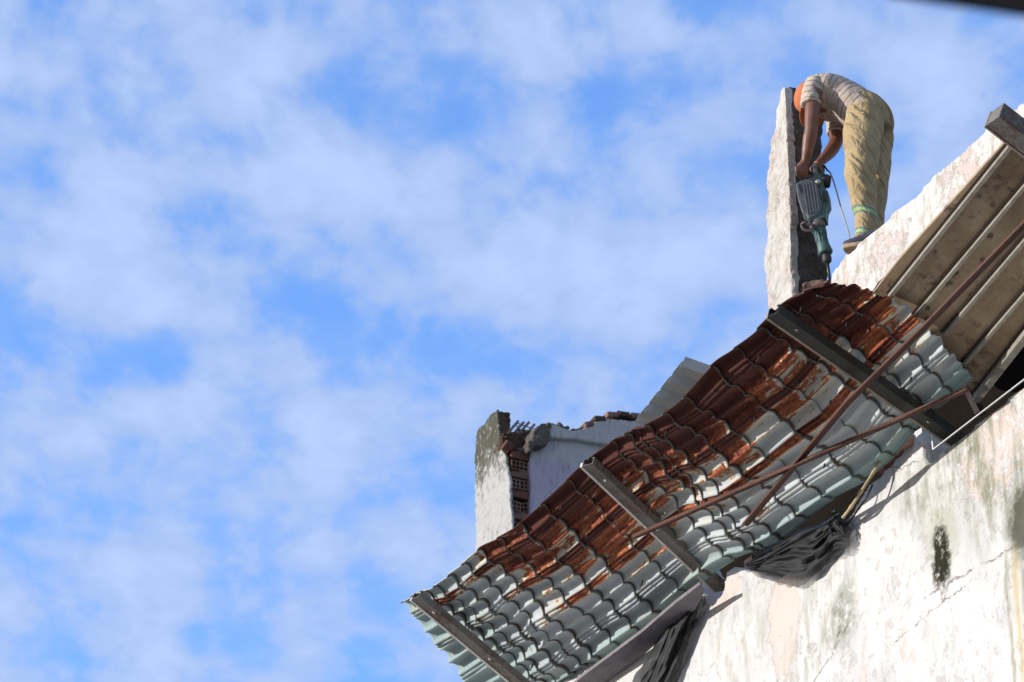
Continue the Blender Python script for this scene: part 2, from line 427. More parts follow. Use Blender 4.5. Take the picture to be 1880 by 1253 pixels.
# masonry face behind the awning: upper wall carrying the parapet
par_px = [(1524, 505), (1537, 488), (1550, 471), (1590, 437), (1628, 404), (1670, 366), (1709, 331), (1759, 284), (1779, 266), (1812, 240), (1849, 213), (1880, 188),
          (1960, 120), (2100, 10), (2150, 300), (2000, 470), (1860, 560), (1700, 660), (1640, 660), (1560, 640), (1528, 560)]
par = slab('parapet_wall', [wl(x, y) for x, y in par_px], 0, .22, M_PAR, MW, None, .016, .03, (.016, .02, .25, .005, .03))
tag(par, 'thick weathered white parapet wall that the worker stands on', 'parapet')
# stub of wall left standing
st_px = [(1412, 640), (1411, 560), (1404, 500), (1403, 465), (1410, 440), (1405, 400), (1410, 360), (1408, 330), (1412, 290), (1413, 262), (1425, 235),
         (1423, 205), (1428, 190), (1433, 165), (1437, 159), (1441, 160), (1445, 230), (1449, 330), (1452, 430), (1455, 540), (1457, 650)]
YB = .20
def stub():
    root = empty('broken_pillar', wpt(1440, 640), 'tall narrow upright stub of broken plastered wall left of the worker', 'wall stub')
    o = slab('plaster_face', [wl(x, y) for x, y in st_px], 0, .05, M_PIL, MW, root, .012, .025, (.012, .016, .12, .01, .03))
    # core behind the plaster: thickness of the wall, seen end-on from the right
    pts = []
    for x, y in st_px: 
        a = wl(x, y); pts.append(a)
    bm_pts = [(p[0] + (.014 if i < 13 else -.008), p[1] + (.012 if 12 < i < 16 else 0)) for i, p in enumerate(pts)]
    slab('masonry_core', bm_pts, .045, .25, M_CORE, MW, root, .014, .02, (.012, .05, .10, .02, .03))
    # crumbled bricks at its foot
    bm = bmesh.new(); rnd = random.Random(3)
    for i in range(16):
        c = wl(1478 + rnd.random() * 34, 521 + rnd.random() * 20, .1)
        addbox(bm, (0, 0, 0), (.03 + rnd.random() * .03, .03, .02 + rnd.random() * .015),
               Matrix.Translation((c[0], .10 + rnd.random() * .12, c[1])) @ Matrix.Rotation(rnd.random() * 2, 4, 'Z') @ Matrix.Rotation(rnd.random() * .8 - .4, 4, 'X'))
    o_ = obj('brick_rubble', bm, M_CONCR, root, MW); roughen(o_, .01, .03, .05)
stub()

# ------------------------------------------------------------------ rusted tile-profile sheet
TAB = [(735, 1108, 929, 1351, .20), (762, 1090, 1009, 1291, .14), (798, 1072, 1040, 1268, .09), (826, 1053, 1066, 1248, .05), (848, 1035, 1082, 1236, .03), (876, 1011, 1105, 1219, 0),
       (911, 990, 1140, 1192, 0), (956, 960, 1180, 1163, 0), (992, 925, 1215, 1138, .0), (1039, 880, 1262, 1100, .0), (1072, 848, 1296, 1070, 0),
       (1120, 811, 1345, 1037, -.08), (1146, 796, 1385, 1022, -.15), (1180, 782, 1430, 1003, -.20), (1215, 759, 1480, 963, -.22), (1253, 730, 1530, 925, -.21),
       (1303, 675, 1588, 888, -.15), (1346, 642, 1640, 848, -.08), (1390, 600, 1678, 800, -.02), (1430, 560, 1712, 768, .03), (1474, 536, 1750, 735, .06), (1512, 520, 1785, 702, .08)]
STEPS = [734, 755, 776, 798, 823, 848, 876, 911, 951, 992, 1039, 1081, 1120, 1146, 1158, 1182, 1216, 1253, 1303, 1346, 1390, 1430, 1474, 1512]
TABS = catmull(TAB, 6)
def sheet_base(ox, v):
    oy, ix, iy, dd = interp(ox, TABS)
    px = ox + (ix - ox) * v; py = oy + (iy - oy) * v
    k = max(0, (ox - 1330) / 182) ** 1.6 * 4 * v * (1 - v)
    px += 12 * k; py -= 46 * k
    p = aw(px, py); dpt = depth(p)
    sag = dd + .075 * v + .03 * math.sin(v * 3.0) * (1 if ox > 1072 else .3)
    # the far end of the sheet droops a little more towards the wall
    return at(px, py, dpt + sag)
NW = 4.3
def prof(v):
    t = (v * NW + .62) % 1.0
    if t < .2:
        return .010 * abs(math.sin(math.pi * t / .1)) + .002
    tt = ((t - .2) / .4) % 1.0
    return .034 * (max(0, math.sin(math.pi * tt)) ** .62)
def make_sheet():
    bm = bmesh.new(); uvl = bm.loops.layers.uv.new('UVMap')
    # columns along the sheet
    cols = []
    SUB = 9
    for k in range(len(STEPS) - 1):
        a, b = STEPS[k], STEPS[k + 1]
        for j in range(SUB + 1):
            cols.append((a + (b - a) * j / SUB - (.0 if j < SUB else .35), k + min(j / SUB, .999), j / SUB))
    RV = 190
    rnd = random.Random(5)
    grid = []; 
    for (ox, uu, fr) in cols:
        row = []
        for i in range(RV + 1):
            v = i / RV
            vv = v
            p = sheet_base(ox, vv)
            e = .004
            px_ = sheet_base(min(ox + 3, 1511), vv) - sheet_base(min(ox + 3, 1511) - 6, vv)
            pv_ = sheet_base(ox, min(vv + e, 1)) - sheet_base(ox, min(vv + e, 1) - 2 * e)
            n = px_.cross(pv_).normalized()
            if n.dot(NA) < 0: n = -n            # towards camera (down)
            h = -prof(min(1, max(0, vv + .012 * noise.noise(V3((uu * .5, vv * 3, 8)))))) * (1 + .35 * noise.noise(V3((math.floor(uu) * 3.3, vv * 4, 2)))) + (.016 + .005 * math.sin(math.floor(uu) * 2.7)) * fr ** 1.3
            nz = noise.noise(V3((uu * .35, vv * 6, 1.7))) * .024 + noise.noise(V3((uu * .9, vv * 14, 5.7))) * .010
            # outer rim and inner rim folded
            if vv > .985: h -= .02
            if vv < .012: h += .012
            # ragged far end
            if uu > 22.2: nz += noise.noise(V3((0, vv * 30, 9))) * .03 * (uu - 22.2)
            if fr == 0 or fr == 1: h += noise.noise(V3((uu * 3, vv * 9, 3))) * .003
            row.append(bm.verts.new(p + n * (h + nz)))
        grid.append(row)
    for a in range(len(grid) - 1):
        for i in range(RV):
            f = bm.faces.new((grid[a][i], grid[a][i + 1], grid[a + 1][i + 1], grid[a + 1][i]))
            f.smooth = True
            iu = (cols[a][1], cols[a][1], cols[a + 1][1], cols[a + 1][1]); iv = (i, i + 1, i + 1, i)
            for L, x, y in zip(f.loops, iv, iu): L[uvl].uv = (x / RV * NW + .62, y)
            f.material_index = 1 if cols[a][2] == 1 else 0   # the riser at a tile step
    bmesh.ops.split_edges(bm, edges=[e for e in bm.edges if len(e.link_faces) == 2 and e.link_faces[0].material_index != e.link_faces[1].material_index])
    me = bpy.data.meshes.new('metal_roof_sheet'); bm.to_mesh(me); bm.free()
    me.materials.append(M_SHEET); me.materials.append(M_LIP)
    o = bpy.data.objects.new('metal_roof_sheet', me); link(o)
    s = o.modifiers.new('s', 'SOLIDIFY'); s.thickness = .004; s.offset = 0
    return o
def sheet_mat():
    def f(t, b):
        uv = t.uv(); s = t.sep(uv); vp = s[0]; up = s[1]
        vn = t.m('DIVIDE', t.sub(vp, .62), NW)               # 0 outer rim .. 1 at wall
        fr = t.m('FRACT', up); ft = t.m('FRACT', vp)
        cellr = t.node('ShaderNodeTexWhiteNoise', noise_dimensions='2D')
        t.put(cellr.inputs['Vector'], t.comb(t.m('FLOOR', t.mul(t.add(vp, .0), 2.0)), t.m('FLOOR', up), 0))
        rn = cellr.outputs['Value']
        big = t.noise(uv, .55, 3, .5, w=1)
        stq = t.noise(uv, 1.0, 6, .7, sv=(7.0, .9, 1), w=2)   # streaks along the ribs
        fine = t.noise(uv, 9, 6, .7, sv=(2.2, 1, 1), w=3)
        # how far corrosion has gone across the sheet
        d = t.mul(t.sub(.53, vn), 1.6)
        d = t.add(d, t.mul(t.step(up, 17, 22.5), .30))
        d = t.sub(d, t.mul(t.sub(1, t.step(up, 4.0, 8.0)), .95))
        d = t.add(d, t.mul(t.sub(big, .5), .75))
        d = t.add(d, t.mul(t.sub(rn, .5), .50))
        d = t.add(d, t.mul(t.sub(stq, .5), 1.8))
        d = t.add(d, t.mul(t.sub(fine, .5), .35))
        rib = t.sub(1, t.step(t.m('ABSOLUTE', t.sub(ft, .1)), .08, .2))
        d = t.add(d, t.mul(rib, .58))
        d = t.add(d, t.mul(t.sub(1, t.step(t.m('ABSOLUTE', t.sub(ft, .60)), .03, .09)), .12))
        d = t.add(d, t.mul(t.mul(t.step(up, 7, 10), t.sub(1, t.step(up, 15, 19))), .16))
        d = t.sub(d, t.mul(t.mul(t.step(vn, .62, .85), 1), .60))
        # each tile keeps paint near its lip
        d = t.sub(d, t.mul(t.sub(1, t.step(t.m('ABSOLUTE', t.sub(fr, .5)), .40, .47)), -.0))
        d = t.sub(d, t.mul(t.step(fr, .80, .98), .22))
        rust = t.step(d, .20, .235)
        halo = t.step(d, -.12, .20)
        core = t.step(t.add(t.add(d, t.mul(t.sub(.25, vn), .5)), t.mul(t.sub(fine, .5), .9)), .25, .80)
        streak = t.noise(uv, 4, 5, .7, sv=(9, .7, 1), w=6)
        paint = t.mix(t.noise(uv, 1.7, 5, .6, w=4), (.55, .59, .60), (.43, .47, .48))
        teal = t.mx(t.step(vn, .84, .97), t.mul(t.sub(1, t.step(up, 1.0, 5.5)), .75))
        teal = t.mx(teal, t.mul(t.sub(1, t.step(vn, .0, .03)), .3))
        paint = t.mix(t.mul(teal, .8), paint, t.mix(t.noise(uv, 3, 5, .7), (.22, .38, .36), (.16, .27, .26)))
        paint = t.mix(t.mul(t.step(streak, .55, .7), .45), paint, (.22, .23, .21))
        paint = t.mix(t.mul(t.step(t.noise(uv, 2.2, 6, .75, sv=(3, .7, 1), w=12), .56, .66), .45), paint, (.46, .36, .22))
        cream = t.mix(fine, (.70, .66, .53), (.52, .48, .34))
        c = t.mix(t.mul(halo, .85), paint, cream)
        rr = t.ramp(t.add(t.mul(core, .75), t.mul(t.sub(streak, .35), .6)), [(0, (.46, .16, .06)), (.2, (.29, .075, .032)), (.5, (.150, .036, .020)), (1, (.040, .013, .010))])
        edge = t.mul(rust, t.sub(1, t.step(d, .235, .30)))
        rr = t.mix(edge, rr, (.30, .10, .03))
        c = t.mix(rust, c, rr)
        spots = t.mul(t.step(t.vor(uv, 5, sv=(1.6, 1, 1)), .12, .05), t.step(fine, .5, .56))
        c = t.mix(t.mul(spots, .8), c, (.12, .06, .035))
        t.put(b.inputs['Roughness'], t.mix(rust, .56, .75)); b.inputs['Specular IOR Level'].default_value = .3
        t.put(b.inputs['Normal'], t.bump(t.add(t.mul(fine, .5), t.add(t.mul(rust, .5), t.mul(stq, .5))), .25, .004))
        return c
    return mat('rusted painted steel', f, .4, 0, .5)
def lip_mat():
    def f(t, b):
        uv = t.uv()
        return t.mix(t.step(t.noise(uv, 4, 4), .45, .6), (.15, .17, .16), (.15, .075, .045))
    return mat('sheet lip', f, .7)
M_SHEET = sheet_mat(); M_LIP = lip_mat()
sheet = make_sheet()
tag(sheet, 'long rusted tile-profile metal roof sheet with grey paint hanging over the facade', 'roof sheet')

# ------------------------------------------------------------------ purlins and braces
def steel_mat(name, c, rustc, amt):
    def f(t, b):
        o = t.tc()
        n = t.noise(o, 5, 6, .7); n2 = t.noise(o, 40, 5, .7)
        k = t.step(t.add(n, t.mul(t.sub(n2, .5), .5)), .62 - amt * .3, .78 - amt * .3)
        col = t.mix(n2, c, tuple(x * .6 for x in c))
        t.put(b.inputs['Normal'], t.bump(n2, .3, .003))
        return t.mix(k, col, rustc)
    return mat(name, f, .6, .0, .4)
M_STEEL = steel_mat('weathered grey steel', (.20, .19, .175), (.12, .075, .055), .55)
M_STEELD = steel_mat('dark painted steel', (.035, .037, .03), (.09, .06, .04), .1)
M_FLANGE = plain('bare flange', (.62, .58, .54), .6, 0, .2, 12)
M_FLRUST = plain('rusty flange', (.30, .24, .18), .8, 0, .5, 18)
M_BRACE = steel_mat('rusty red steel', (.14, .065, .045), (.07, .035, .025), .4)
def purlin(a, b, off0, endp, web, deep, m_web, m_fl, label, group='steel purlins under the hanging sheet'):
    p = aw(*a, off0); q = endp if endp is not None else aw(*b, off0)
    d = (q - p).normalized(); ex = (d.cross(NA)).normalized()     # across, in the awning plane
    if ex.dot(W) < 0: ex = -ex                                    # towards the right/near side
    ey = ex.cross(d).normalized()
    if ey.dot(NA) < 0: ey = -ey
    root = empty('steel_purlin', q, label, 'purlin', group)
    bm = bmesh.new(); t_ = .004; h = web / 2
    # C section: web faces the viewer below, flanges fold up towards the sheet
    pr = [(-h, 0), (h, 0), (h, -deep), (h - .018, -deep), (h - .018, -deep + t_), (h - t_, -deep + t_), (h - t_, -t_), (-h + t_, -t_), (-h + t_, -deep + t_), (-h + .018, -deep + t_), (-h + .018, -deep), (-h, -deep)]
    extrude_profile(bm, pr, p, q, ex, ey)
    obj('channel', bm, m_web, root)
    bm = bmesh.new()   # bright lip along the left edge
    extrude_profile(bm, [(-h - .016, .004), (-h - .001, .004), (-h - .001, -deep * .5), (-h - .016, -deep * .5)], p + d * .002, q, ex, ey)
    obj('flange', bm, m_fl, root)
    for tt in (.12, .5, .83):
        bm = bmesh.new()
        c = p + (q - p) * tt + ex * (h * .3)
        r = [c + ex * (.008 * math.cos(k)) + d * (.008 * math.sin(k)) + ey * .001 for k in [i * math.pi / 3 for i in range(6)]]
        loft(bm, [r, [x + ey * .006 for x in r]])
        obj('bolt', bm, m_fl, root)
purlin((762, 1098), (1030, 1322), .09, None, .072, .045, M_STEEL, M_FLANGE, 'grey steel purlin crossing the lowest left end of the rusted sheet')
purlin((1078, 854), (1318, 1082), .10, wpt(1324, 1086, .06), .072, .045, M_STEEL, M_FLANGE, 'grey steel purlin whose end sits in a ragged hole in the facade')
purlin((1418, 578), (1752, 812), .15, wpt(1758, 815, .10), .075, .05, M_STEELD, M_FLRUST, 'dark steel purlin crossing the upper rusted sheet into the window opening')
def brace(pts, r, label):
    P = [aw(x, y, o) for x, y, o in pts]
    bm = bmesh.new()
    d = (P[-1] - P[0]).normalized(); ex = d.cross(NA).normalized(); ey = ex.cross(d)
    for a, b in zip(P, P[1:]):
        extrude_profile(bm, [(-r, -.0), (r, 0), (r, .006), (-r + .006, .006), (-r + .006, r * 1.6), (-r, r * 1.6)], a, b, ex, ey)
    o = obj('brace_bar', bm, M_BRACE); o.name = 'brace_bar'
    tag(o, label, 'brace bar', 'rusty angle bars crossing the sheet')
brace([(1165, 985, .17), (1500, 836, .19), (1640, 774, .07), (1778, 713, .05)], .016, 'thin rusty angle bar running from the middle purlin up to the sheet tip')
brace([(1368, 963, .22), (1560, 735, .14), (1700, 598, .06), (1960, 330, .04)], .017, 'thin rusty angle bar crossing steeply from sheet to brown soffit')

# ------------------------------------------------------------------ brown ribbed soffit, upper right
def soffit_mat():
    def f(t, b):
        o = t.tc()
        n = t.noise(o, 2.2, 6, .65); n2 = t.noise(o, 25, 5, .65); st = t.noise(o, 3, 5, .7, sv=(.6, 5, 1), w=3)
        c = t.ramp(t.add(n, t.mul(t.sub(n2, .5), .25)), [(.3, (.25, .175, .105)), (.5, (.38, .28, .18)), (.7, (.50, .40, .27))])
        c = t.mix(t.mul(t.step(st, .52, .68), .5), c, (.21, .15, .10))
        c = t.mix(t.mul(t.step(t.noise(o, 4.5, 6, .75, w=9), .55, .66), .75), c, (.05, .035, .028))
        sp = t.mul(t.step(t.vor(o, 7, sv=(1, 1.5, 1)), .20, .12), t.step(n, .48, .55))
        c = t.mix(t.mul(sp, .75), c, (.055, .04, .03))
        return c
    return mat('brown stained soffit', f, .75, 0, .25)
M_SOF = soffit_mat()
M_DSEAM = plain('dark rusty seam', (.05, .032, .024), .85, 0, .4, 18)
M_RIB = plain('aged rib', (.25, .23, .185), .7, 0, .35, 15)
M_GREYP = plain('dark grey metal panel', (.085, .082, .085), .7, 0, .2, 8)
SO = -.17
p0 = aw(1650, 520, SO); rdir = (aw(1857, 268, SO) - p0).normalized()
ry = NA.cross(rdir).normalized()
root = empty('soffit_panel', aw(1790, 726, SO), 'brown stained ribbed roof soffit seen from below at the upper right', 'soffit')
MS = frame(p0, rdir, ry, NA); MSI = MS.inverted()
bm = bmesh.new()
out = [(1598, 545), (1650, 478), (1845, 262), (1935, 150), (2250, 330), (1975, 505), (1794, 729), (1770, 700), (1700, 640), (1620, 600)]
vs = [bm.verts.new(MSI @ aw(x, y, SO)) for x, y in out]
f_ = bm.faces.new(vs); g_ = bmesh.ops.extrude_face_region(bm, geom=[f_])
for v in [g for g in g_['geom'] if isinstance(g, bmesh.types.BMVert)]: v.co.z -= .03
obj('panel', bm, M_SOF, root, MS)
for (a, b, wd_, hh) in (((1636, 541), (1864, 256), .032, .03), ((1680, 580), (1966, 240), .026, .03), ((1735, 612), (1940, 372), .026, .03), ((1770, 668), (1960, 448), .026, .03), ((1796, 726), (1990, 478), .055, .05)):
    bm = bmesh.new()
    A_, B_ = aw(*a, SO), aw(*b, SO); B_ = A_ + (B_ - A_) * 1.3; dd = (B_ - A_).normalized(); ex = dd.cross(NA).normalized()
    h = wd_ / 2
    extrude_profile(bm, [(-h, 0), (h, 0), (h * .6, hh), (-h * .6, hh)], A_, B_, ex, NA)
    rb_ = obj('rib', bm, M_RIB, root)
    bm = bmesh.new(); extrude_profile(bm, [(-h - .012, .002), (-h - .003, .002), (-h - .003, .010), (-h - .012, .010)], A_, B_, ex, NA); obj('seam', bm, M_DSEAM, rb_)
# small dark panel lying against the parapet
bm = bmesh.new()
q = [aw(x, y, SO - .06) for x, y in ((1585, 560), (1612, 520), (1688, 452), (1660, 520), (1630, 560))]
vs = [bm.verts.new(p) for p in q]; f_ = bm.faces.new(vs); g_ = bmesh.ops.extrude_face_region(bm, geom=[f_])
for v in [g for g in g_['geom'] if isinstance(g, bmesh.types.BMVert)]: v.co -= NA * .01
tag(obj('flashing_panel', bm, M_GREYP), 'small dark grey metal offcut wedged between parapet and brown soffit', 'metal offcut')
# heavy beam at the top right corner
p, q = aw(1822, 222, .10), aw(1990, 352, .10); d = (q - p).normalized(); ex = d.cross(NA).normalized()
if ex.dot(W) < 0: ex = -ex
root = empty('steel_beam', p, 'heavy rusted steel beam end at the upper right corner', 'beam')
bm = bmesh.new(); extrude_profile(bm, [(-.05, 0), (.05, 0), (.05, -.09), (-.05, -.09)], p, q, ex, NA)
obj('channel', bm, M_STEEL, root, bev=.004)
bm = bmesh.new(); extrude_profile(bm, [(-.062, .003), (-.052, .003), (-.052, -.10), (-.062, -.10)], p, q, ex, NA)
obj('flange', bm, M_FLRUST, root)

# ------------------------------------------------------------------ ground
bm = bmesh.new(); bmesh.ops.create_grid(bm, x_segments=8, y_segments=8, size=400)
tag(obj('ground', bm, plain('dusty concrete yard', (.17, .16, .145), .9, 0, .3, 1)), kind='structure')
# ------------------------------------------------------------------ pale bricks, sticks and netting at the wall head
rnd = random.Random(11)
for i, (a, b) in enumerate((((1612, 838), (1629, 822)), ((1629, 823), (1645, 808)), ((1645, 809), (1664, 797)), ((1596, 851), (1611, 840)))):
    p, q = wpt(*a, -.05), wpt(*b, -.05); d = (q - p).normalized(); e = d.cross(N).normalized()
    if e.z > 0: e = -e
    bm = bmesh.new(); extrude_profile(bm, [(-.012, 0), (.045, 0), (.045, -.12), (-.012, -.12)], p + d * .004, q - d * .004, e, N)
    obj('brick', bm, M_PINKBRICK, root_f if False else bpy.data.objects['facade_wall'], bev=.004)
M_BAMBOO = plain('dry bamboo', (.42, .34, .20), .7, 0, .3, 20)
bm = bmesh.new(); P = [wpt(1548, 950, -.10), wpt(1566, 926, -.13), wpt(1588, 892, -.12), wpt(1616, 848, -.08)]
tube(bm, catmull([tuple(p) for p in P], 6), [.008 + (.003 if k % 5 == 0 else 0) for k in range(19)], 8)
tag(obj('bamboo_stick', bm, M_BAMBOO, smooth=True), 'pale bamboo stick leaning between the net knot and the sheet edge', 'stick')
bm = bmesh.new(); tube(bm, catmull([tuple(wpt(*p)) for p in ((1557, 962, -.05), (1574, 938, -.06), (1590, 915, -.05), (1602, 890, -.03))], 6), .005, 6)
tag(obj('steel_wire', bm, M_STEELD, smooth=True), 'thin dark wire hanging beside the bamboo stick on the wall', 'wire')
def net_mat():
    m = bpy.data.materials.new('shade netting'); m.use_nodes = True
    t = NT(m.node_tree); b = t.n['Principled BSDF']; out = t.n['Material Output']
    uv = t.uv(); s = t.sep(uv)
    strand = t.noise(uv, 22, 4, .6, sv=(.7, 3.2, 1), w=1)
    th = t.noise(uv, 240, 1, .5, sv=(1, .6, 1), w=2)
    fold = t.noise(uv, 4, 4, .6, sv=(.5, 3, 1), w=3)
    edge = t.add(t.step(s[1], .62, 1.0), t.mul(t.step(s[0], .72, 1.0), .5))
    hole = t.mul(t.step(t.add(th, t.mul(edge, .10)), .50, .56), t.m('MINIMUM', t.add(.12, t.mul(edge, .5)), .7))
    c = t.mix(t.mul(t.step(strand, .50, .66), t.step(fold, .35, .65)), (.005, .006, .006), (.038, .052, .052))
    t.put(b.inputs['Base Color'], c); b.inputs['Roughness'].default_value = .7
    t.put(b.inputs['Normal'], t.bump(t.add(strand, t.mul(fold, 2)), .35, .01))
    tr = t.node('ShaderNodeBsdfTransparent'); mxs = t.node('ShaderNodeMixShader')
    t.put(mxs.inputs[0], hole); t.l.new(b.outputs[0], mxs.inputs[1]); t.l.new(tr.outputs[0], mxs.inputs[2])
    t.l.new(mxs.outputs[0], out.inputs[0])
    return m
M_NET = net_mat()
def net(name, ca, cb, nu, nv, bulge, folds, label, seed):
    """surface between two pixel curves on the wall plane, bulging outwards with folds"""
    A = catmull(ca, 8); B = catmull(cb, 8); bm = bmesh.new(); uvl = bm.loops.layers.uv.new('UVMap'); g = []
    def samp(C, t):
        x = t * (len(C) - 1); i = min(int(x), len(C) - 2); f = x - i
        return tuple(a + (b - a) * f for a, b in zip(C[i], C[i + 1]))
    for i in range(nu + 1):
        row = []
        for j in range(nv + 1):
            u, v = i / nu, j / nv; a = samp(A, u); b = samp(B, u)
            px = a[0] + (b[0] - a[0]) * v; py = a[1] + (b[1] - a[1]) * v
            y = -.03 - bulge * math.sin(math.pi * min(1, v * .9 + .1)) * math.sin(math.pi * (.1 + .8 * u))
            fd = math.sin(folds * v * math.pi * 2 + 2.2 * math.sin(u * 3 + seed) + seed + 2.5 * noise.noise(V3((u * 4, v * 3, seed))))
            y += .011 * fd * (.35 + .65 * math.sin(math.pi * u)) + noise.noise(V3((u * 9, v * 12, seed))) * .018
            if j in (0, nv): px += noise.noise(V3((u * 14, v, seed))) * 7; py += noise.noise(V3((u * 14, v, seed + 4))) * 7
            row.append(bm.verts.new(wpt(px, py, y)))
        g.append(row)
    for i in range(nu):
        for j in range(nv):
            f = bm.faces.new((g[i][j], g[i][j + 1], g[i + 1][j + 1], g[i + 1][j])); f.smooth = True
            for L, (x, y_) in zip(f.loops, ((i, j), (i, j + 1), (i + 1, j + 1), (i + 1, j))): L[uvl].uv = (x / nu, y_ / nv)
    o = obj(name, bm, M_NET)
    tag(o, label, 'netting', 'torn black shade nets'); return o
n1 = net('shade_net', [(1367, 1036), (1400, 1016), (1440, 992), (1470, 972), (1502, 962), (1522, 948), (1540, 936), (1560, 950)],
    [(1370, 1040), (1386, 1056), (1412, 1066), (1440, 1073), (1469, 1077), (1498, 1054), (1530, 1024), (1561, 1020)], 110, 60, .07, 4.5,
    'black green net sagging like a swag below the sheet, right of the middle purlin', 1.0)
n2 = net('shade_net', [(1288, 1078), (1266, 1100), (1240, 1118), (1220, 1145), (1196, 1195), (1168, 1240), (1120, 1310)],
    [(1292, 1084), (1284, 1112), (1276, 1142), (1264, 1178), (1250, 1222), (1236, 1262), (1215, 1320)], 90, 60, .07, 3.0,
    'black net hanging straight down the facade left of the purlin hole', 3.0)
# knot of the net
bm = bmesh.new()
rk = random.Random(4)
for k in range(9):
    p = wpt(1538 + rk.uniform(-9, 9), 946 + rk.uniform(-7, 7), -.09); q = wpt(1538 + rk.uniform(-16, 20), 960 + rk.uniform(-8, 34), -.07)
    tube(bm, [p, (p + q) / 2 + N * .03, q], [.014, .010, .002], 6)
obj('knot', bm, M_NET, n1)

# ------------------------------------------------------------------ grey corrugated panel sticking out behind
M_GALV = plain('galvanised sheet', (.27, .285, .29), .5, .0, .15, 30)
GO = -.32
a0 = aw(1258, 656, GO); a1 = aw(1172, 764, GO); e2 = (aw(1300, 671, GO) - a0)
e1 = (a1 - a0); L1 = e1.length; e1.normalize(); e2.normalize()
bm = bmesh.new(); prof_ = []
nb = 4
for i in range(nb):
    b0 = L1 * i / nb; w_ = L1 / nb
    prof_ += [(b0, .0), (b0 + w_ * .05, .06), (b0 + w_ * .16, .06), (b0 + w_ * .30, 0), (b0 + w_ * .98, 0)]
prof_.append((L1, 0)); prof_.append((L1 + .03, .03))
pb = [(x, y - .004) for x, y in prof_[::-1]]
ny = e1.cross(e2).normalized()
if ny.dot(NA) < 0: ny = -ny
extrude_profile(bm, prof_ + pb, a0, a0 + e2 * .75, e1, ny)
tag(obj('corrugated_panel', bm, M_GALV), 'small plain grey ribbed metal panel poking up behind the rusted sheet', 'metal panel')

# ------------------------------------------------------------------ ruined wall at the left, farther away
WB = V3((.91, .42, 0)).normalized(); YB_ = V3((-WB.y, WB.x, 0))
RO = at(913, 752, 30.0)
MR = frame(RO, WB, YB_, Z)
def rl(px, py, y=0.0):
    p = on(px, py, (RO + YB_ * y, YB_)) - RO
    return (p.dot(WB), p.z)
def rf(px, py):   # on the lit side face, coordinates (-YB, z)
    p = on(px, py, (RO, WB)) - RO
    return (-p.dot(YB_), p.z)
MF = frame(RO, -YB_, WB, Z)
def ruin_mat():
    def f(t, b):
        o = t.tc(); s = t.sep(o)
        p = t.comb(s[0], s[2], t.mul(s[1], .5))
        n = t.noise(p, 4, 6, .7); n2 = t.noise(p, 22, 5, .7, w=2); st = t.noise(p, 6, 6, .72, sv=(3, .9, 1), w=3)
        base = t.mix(n, (.47, .47, .46), (.36, .355, .34))
        top = t.step(t.add(s[2], t.add(t.mul(t.sub(n, .5), .5), t.mul(t.sub(n2, .5), .3))), -.75, -.25)
        mould = t.mul(t.step(t.add(t.mul(top, .55), t.add(t.mul(t.sub(st, .5), 2.2), t.mul(t.sub(n2, .5), 1.6))), .05, .45), t.add(.5, t.mul(top, .5)))
        c = t.mix(mould, base, t.mix(n2, (.035, .036, .028), (.13, .13, .095)))
        t.put(b.inputs['Normal'], t.bump(t.add(n2, n), .6, .02))
        return c
    return mat('mouldy plaster', f, .95, 0, .1)
def shade_mat():
    def f(t, b):
        o = t.tc(); s = t.sep(o); p = t.comb(s[0], s[2], 0)
        n = t.noise(p, 4, 6, .7); n2 = t.noise(p, 20, 5, .7, w=2); st = t.noise(p, 7, 6, .72, sv=(4, .8, 1), w=3)
        lil = t.step(t.add(s[2], t.mul(t.sub(n, .5), .25)), rl(1050, 855, -.2)[1] - .04, rl(1050, 855, -.2)[1] + .04)
        c = t.mix(lil, t.mix(n, (.50, .44, .52), (.42, .38, .46)), t.mix(n, (.52, .52, .50), (.42, .42, .42)))
        c = t.mix(t.mul(t.step(st, .5, .72), .6), c, (.17, .16, .15))
        t.put(b.inputs['Normal'], t.bump(t.add(n2, n), .5, .02))
        return c
    return mat('lilac plaster', f, .95, 0, .1)
M_RUIN = ruin_mat(); M_LILAC = shade_mat()
M_DARKCORE = plain('old masonry core', (.12, .075, .058), .95, 0, .5, 9, .9, .05, .1)
M_CONC = plain('broken concrete', (.19, .165, .145), .95, 0, .4, 12, .9, .04, .1)
root = empty('ruined_wall', RO + V3((0, 0, -3)), 'half demolished mouldy wall with exposed hollow bricks at the left', 'ruined wall')
lit = [(913, 751), (906, 756), (899, 764), (892, 776), (884, 783), (874, 793), (871, 842), (873, 940), (875, 1100), (948, 1140), (942, 980), (940, 950), (936, 920), (936, 892), (933, 862), (929, 838), (918, 824), (917, 800), (914, 770)]
slab('plaster_face', [rf(x, y) for x, y in lit], 0, .025, M_RUIN, MF, root, .016, .03, (.013, .02, .12, .01, .03))
core = [(913, 753), (899, 766), (889, 781), (876, 795), (874, 842), (875, 940), (877, 1100), (930, 1120), (928, 950), (921, 860), (917, 826), (916, 800), (914, 770)]
slab('masonry_core', [rf(x, y) for x, y in core], .02, .115, M_DARKCORE, MF, root, .014, .03, (.014, .05, .10, .02, .03))
